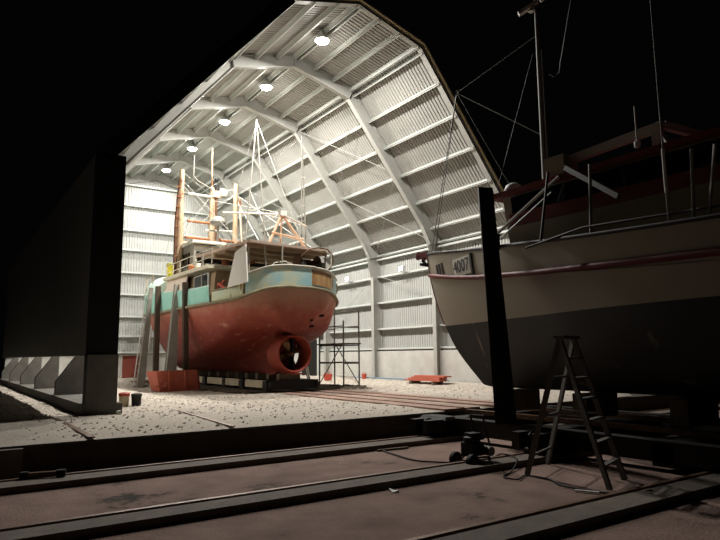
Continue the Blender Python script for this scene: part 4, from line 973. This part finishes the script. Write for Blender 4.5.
mb = MB(); mb.hexa([(PX - .12, PY - .13, PZ + .4), (PX + .14, PY - .13, PZ + .4), (PX + .14, PY + .09, PZ + .4), (PX - .12, PY + .09, PZ + .4), (PX - .1, PY - .1, PZ + .5), (PX + .1, PY - .1, PZ + .5), (PX + .1, PY + .07, PZ + .5), (PX - .1, PY + .07, PZ + .5)]); mb.build('fuel_tank', 'darksteel', pw)
MB().lathe((PX + .14, PY - .2, PZ + .24), [(.03, -.07), (.07, -.07), (.07, .07), (.03, .07)], 12, 'y').build('pump_head', 'alu', pw, 40)
for y in (PY - .15, PY + .12): MB().beam((PX + .2, y, PZ), (PX + .2, y, PZ + .15), .03, .03).build('foot', 'rubber', pw)

def cable(name, pts, r, m, lab, cat):
    P = catmull([np.array(p) for p in pts], 40); return one(MB().tube([tuple(p) for p in P], r, 6), name, m, lab, cat, smooth=60)
cable('hose', [(6.62, 8.98, -.43), (6.5, 8.4, -.43), (6.42, 7.9, -.43), (6.52, 7.62, -.43), (6.8, 7.3, -.42), (6.9, 7.16, -.3), (6.95, 6.85, -.25)], .013, 'rubber', 'thin dark hose trailing from the pressure washer towards the slab', 'hose')
cable('cable', [(7.1, 6.9, -.3), (7.35, 7.1, -.42), (7.55, 7.05, -.34), (7.4, 6.6, -.34), (6.95, 6.3, -.43), (6.55, 6.1, -.43), (6.55, 5.85, -.43), (6.85, 5.95, -.43), (6.9, 5.6, -.43), (6.7, 5.2, -.43), (6.8, 4.6, -.43), (7.0, 4.2, -.35)], .012, 'rubber', 'black cable looping around the foot of the step ladder', 'cable')
one(MB().beam((6.72, 4.72, -.43), (6.6, 4.98, -.43), .03, .02), 'metal_strip', 'paper', 'short shiny strip on the pit floor right of the ladder foot', 'strip')
mb = MB(); mb.add([(4.76, 6.28, -.44), (4.86, 6.27, -.42), (4.87, 6.36, -.44), (4.8, 6.4, -.41), (4.76, 6.28, -.447), (4.86, 6.27, -.447), (4.87, 6.36, -.447), (4.8, 6.4, -.447)], [(0, 1, 2, 3), (4, 5, 6, 7), (0, 1, 5, 4), (1, 2, 6, 5), (2, 3, 7, 6), (3, 0, 4, 7)])
one(mb, 'paper_scrap', 'paper', 'crumpled white paper scrap on the open pit floor', 'litter')
pp = thing('short_pipe', 'short brownish pipe with dark end fittings lying at the foot of the slab', 'pipe', (1.28, 9.55, -.36))
MB().tube([(1.12, 9.6, -.31), (1.45, 9.52, -.31)], .035, 10).build('tube', 'rail', pp, 60)
for a, b in (((1.02, 9.63, -.31), (1.12, 9.6, -.31)), ((1.45, 9.52, -.31), (1.56, 9.49, -.31))): MB().tube([a, b], .05, 10).build('end_fitting', 'darksteel', pp, 60)
one(MB().beam((6.55, 9.05, -.43), (7.2, 9.0, -.43), .05, .03), 'pale_stick', 'timber', 'pale stick on the pit floor at the end of the hose', 'stick')
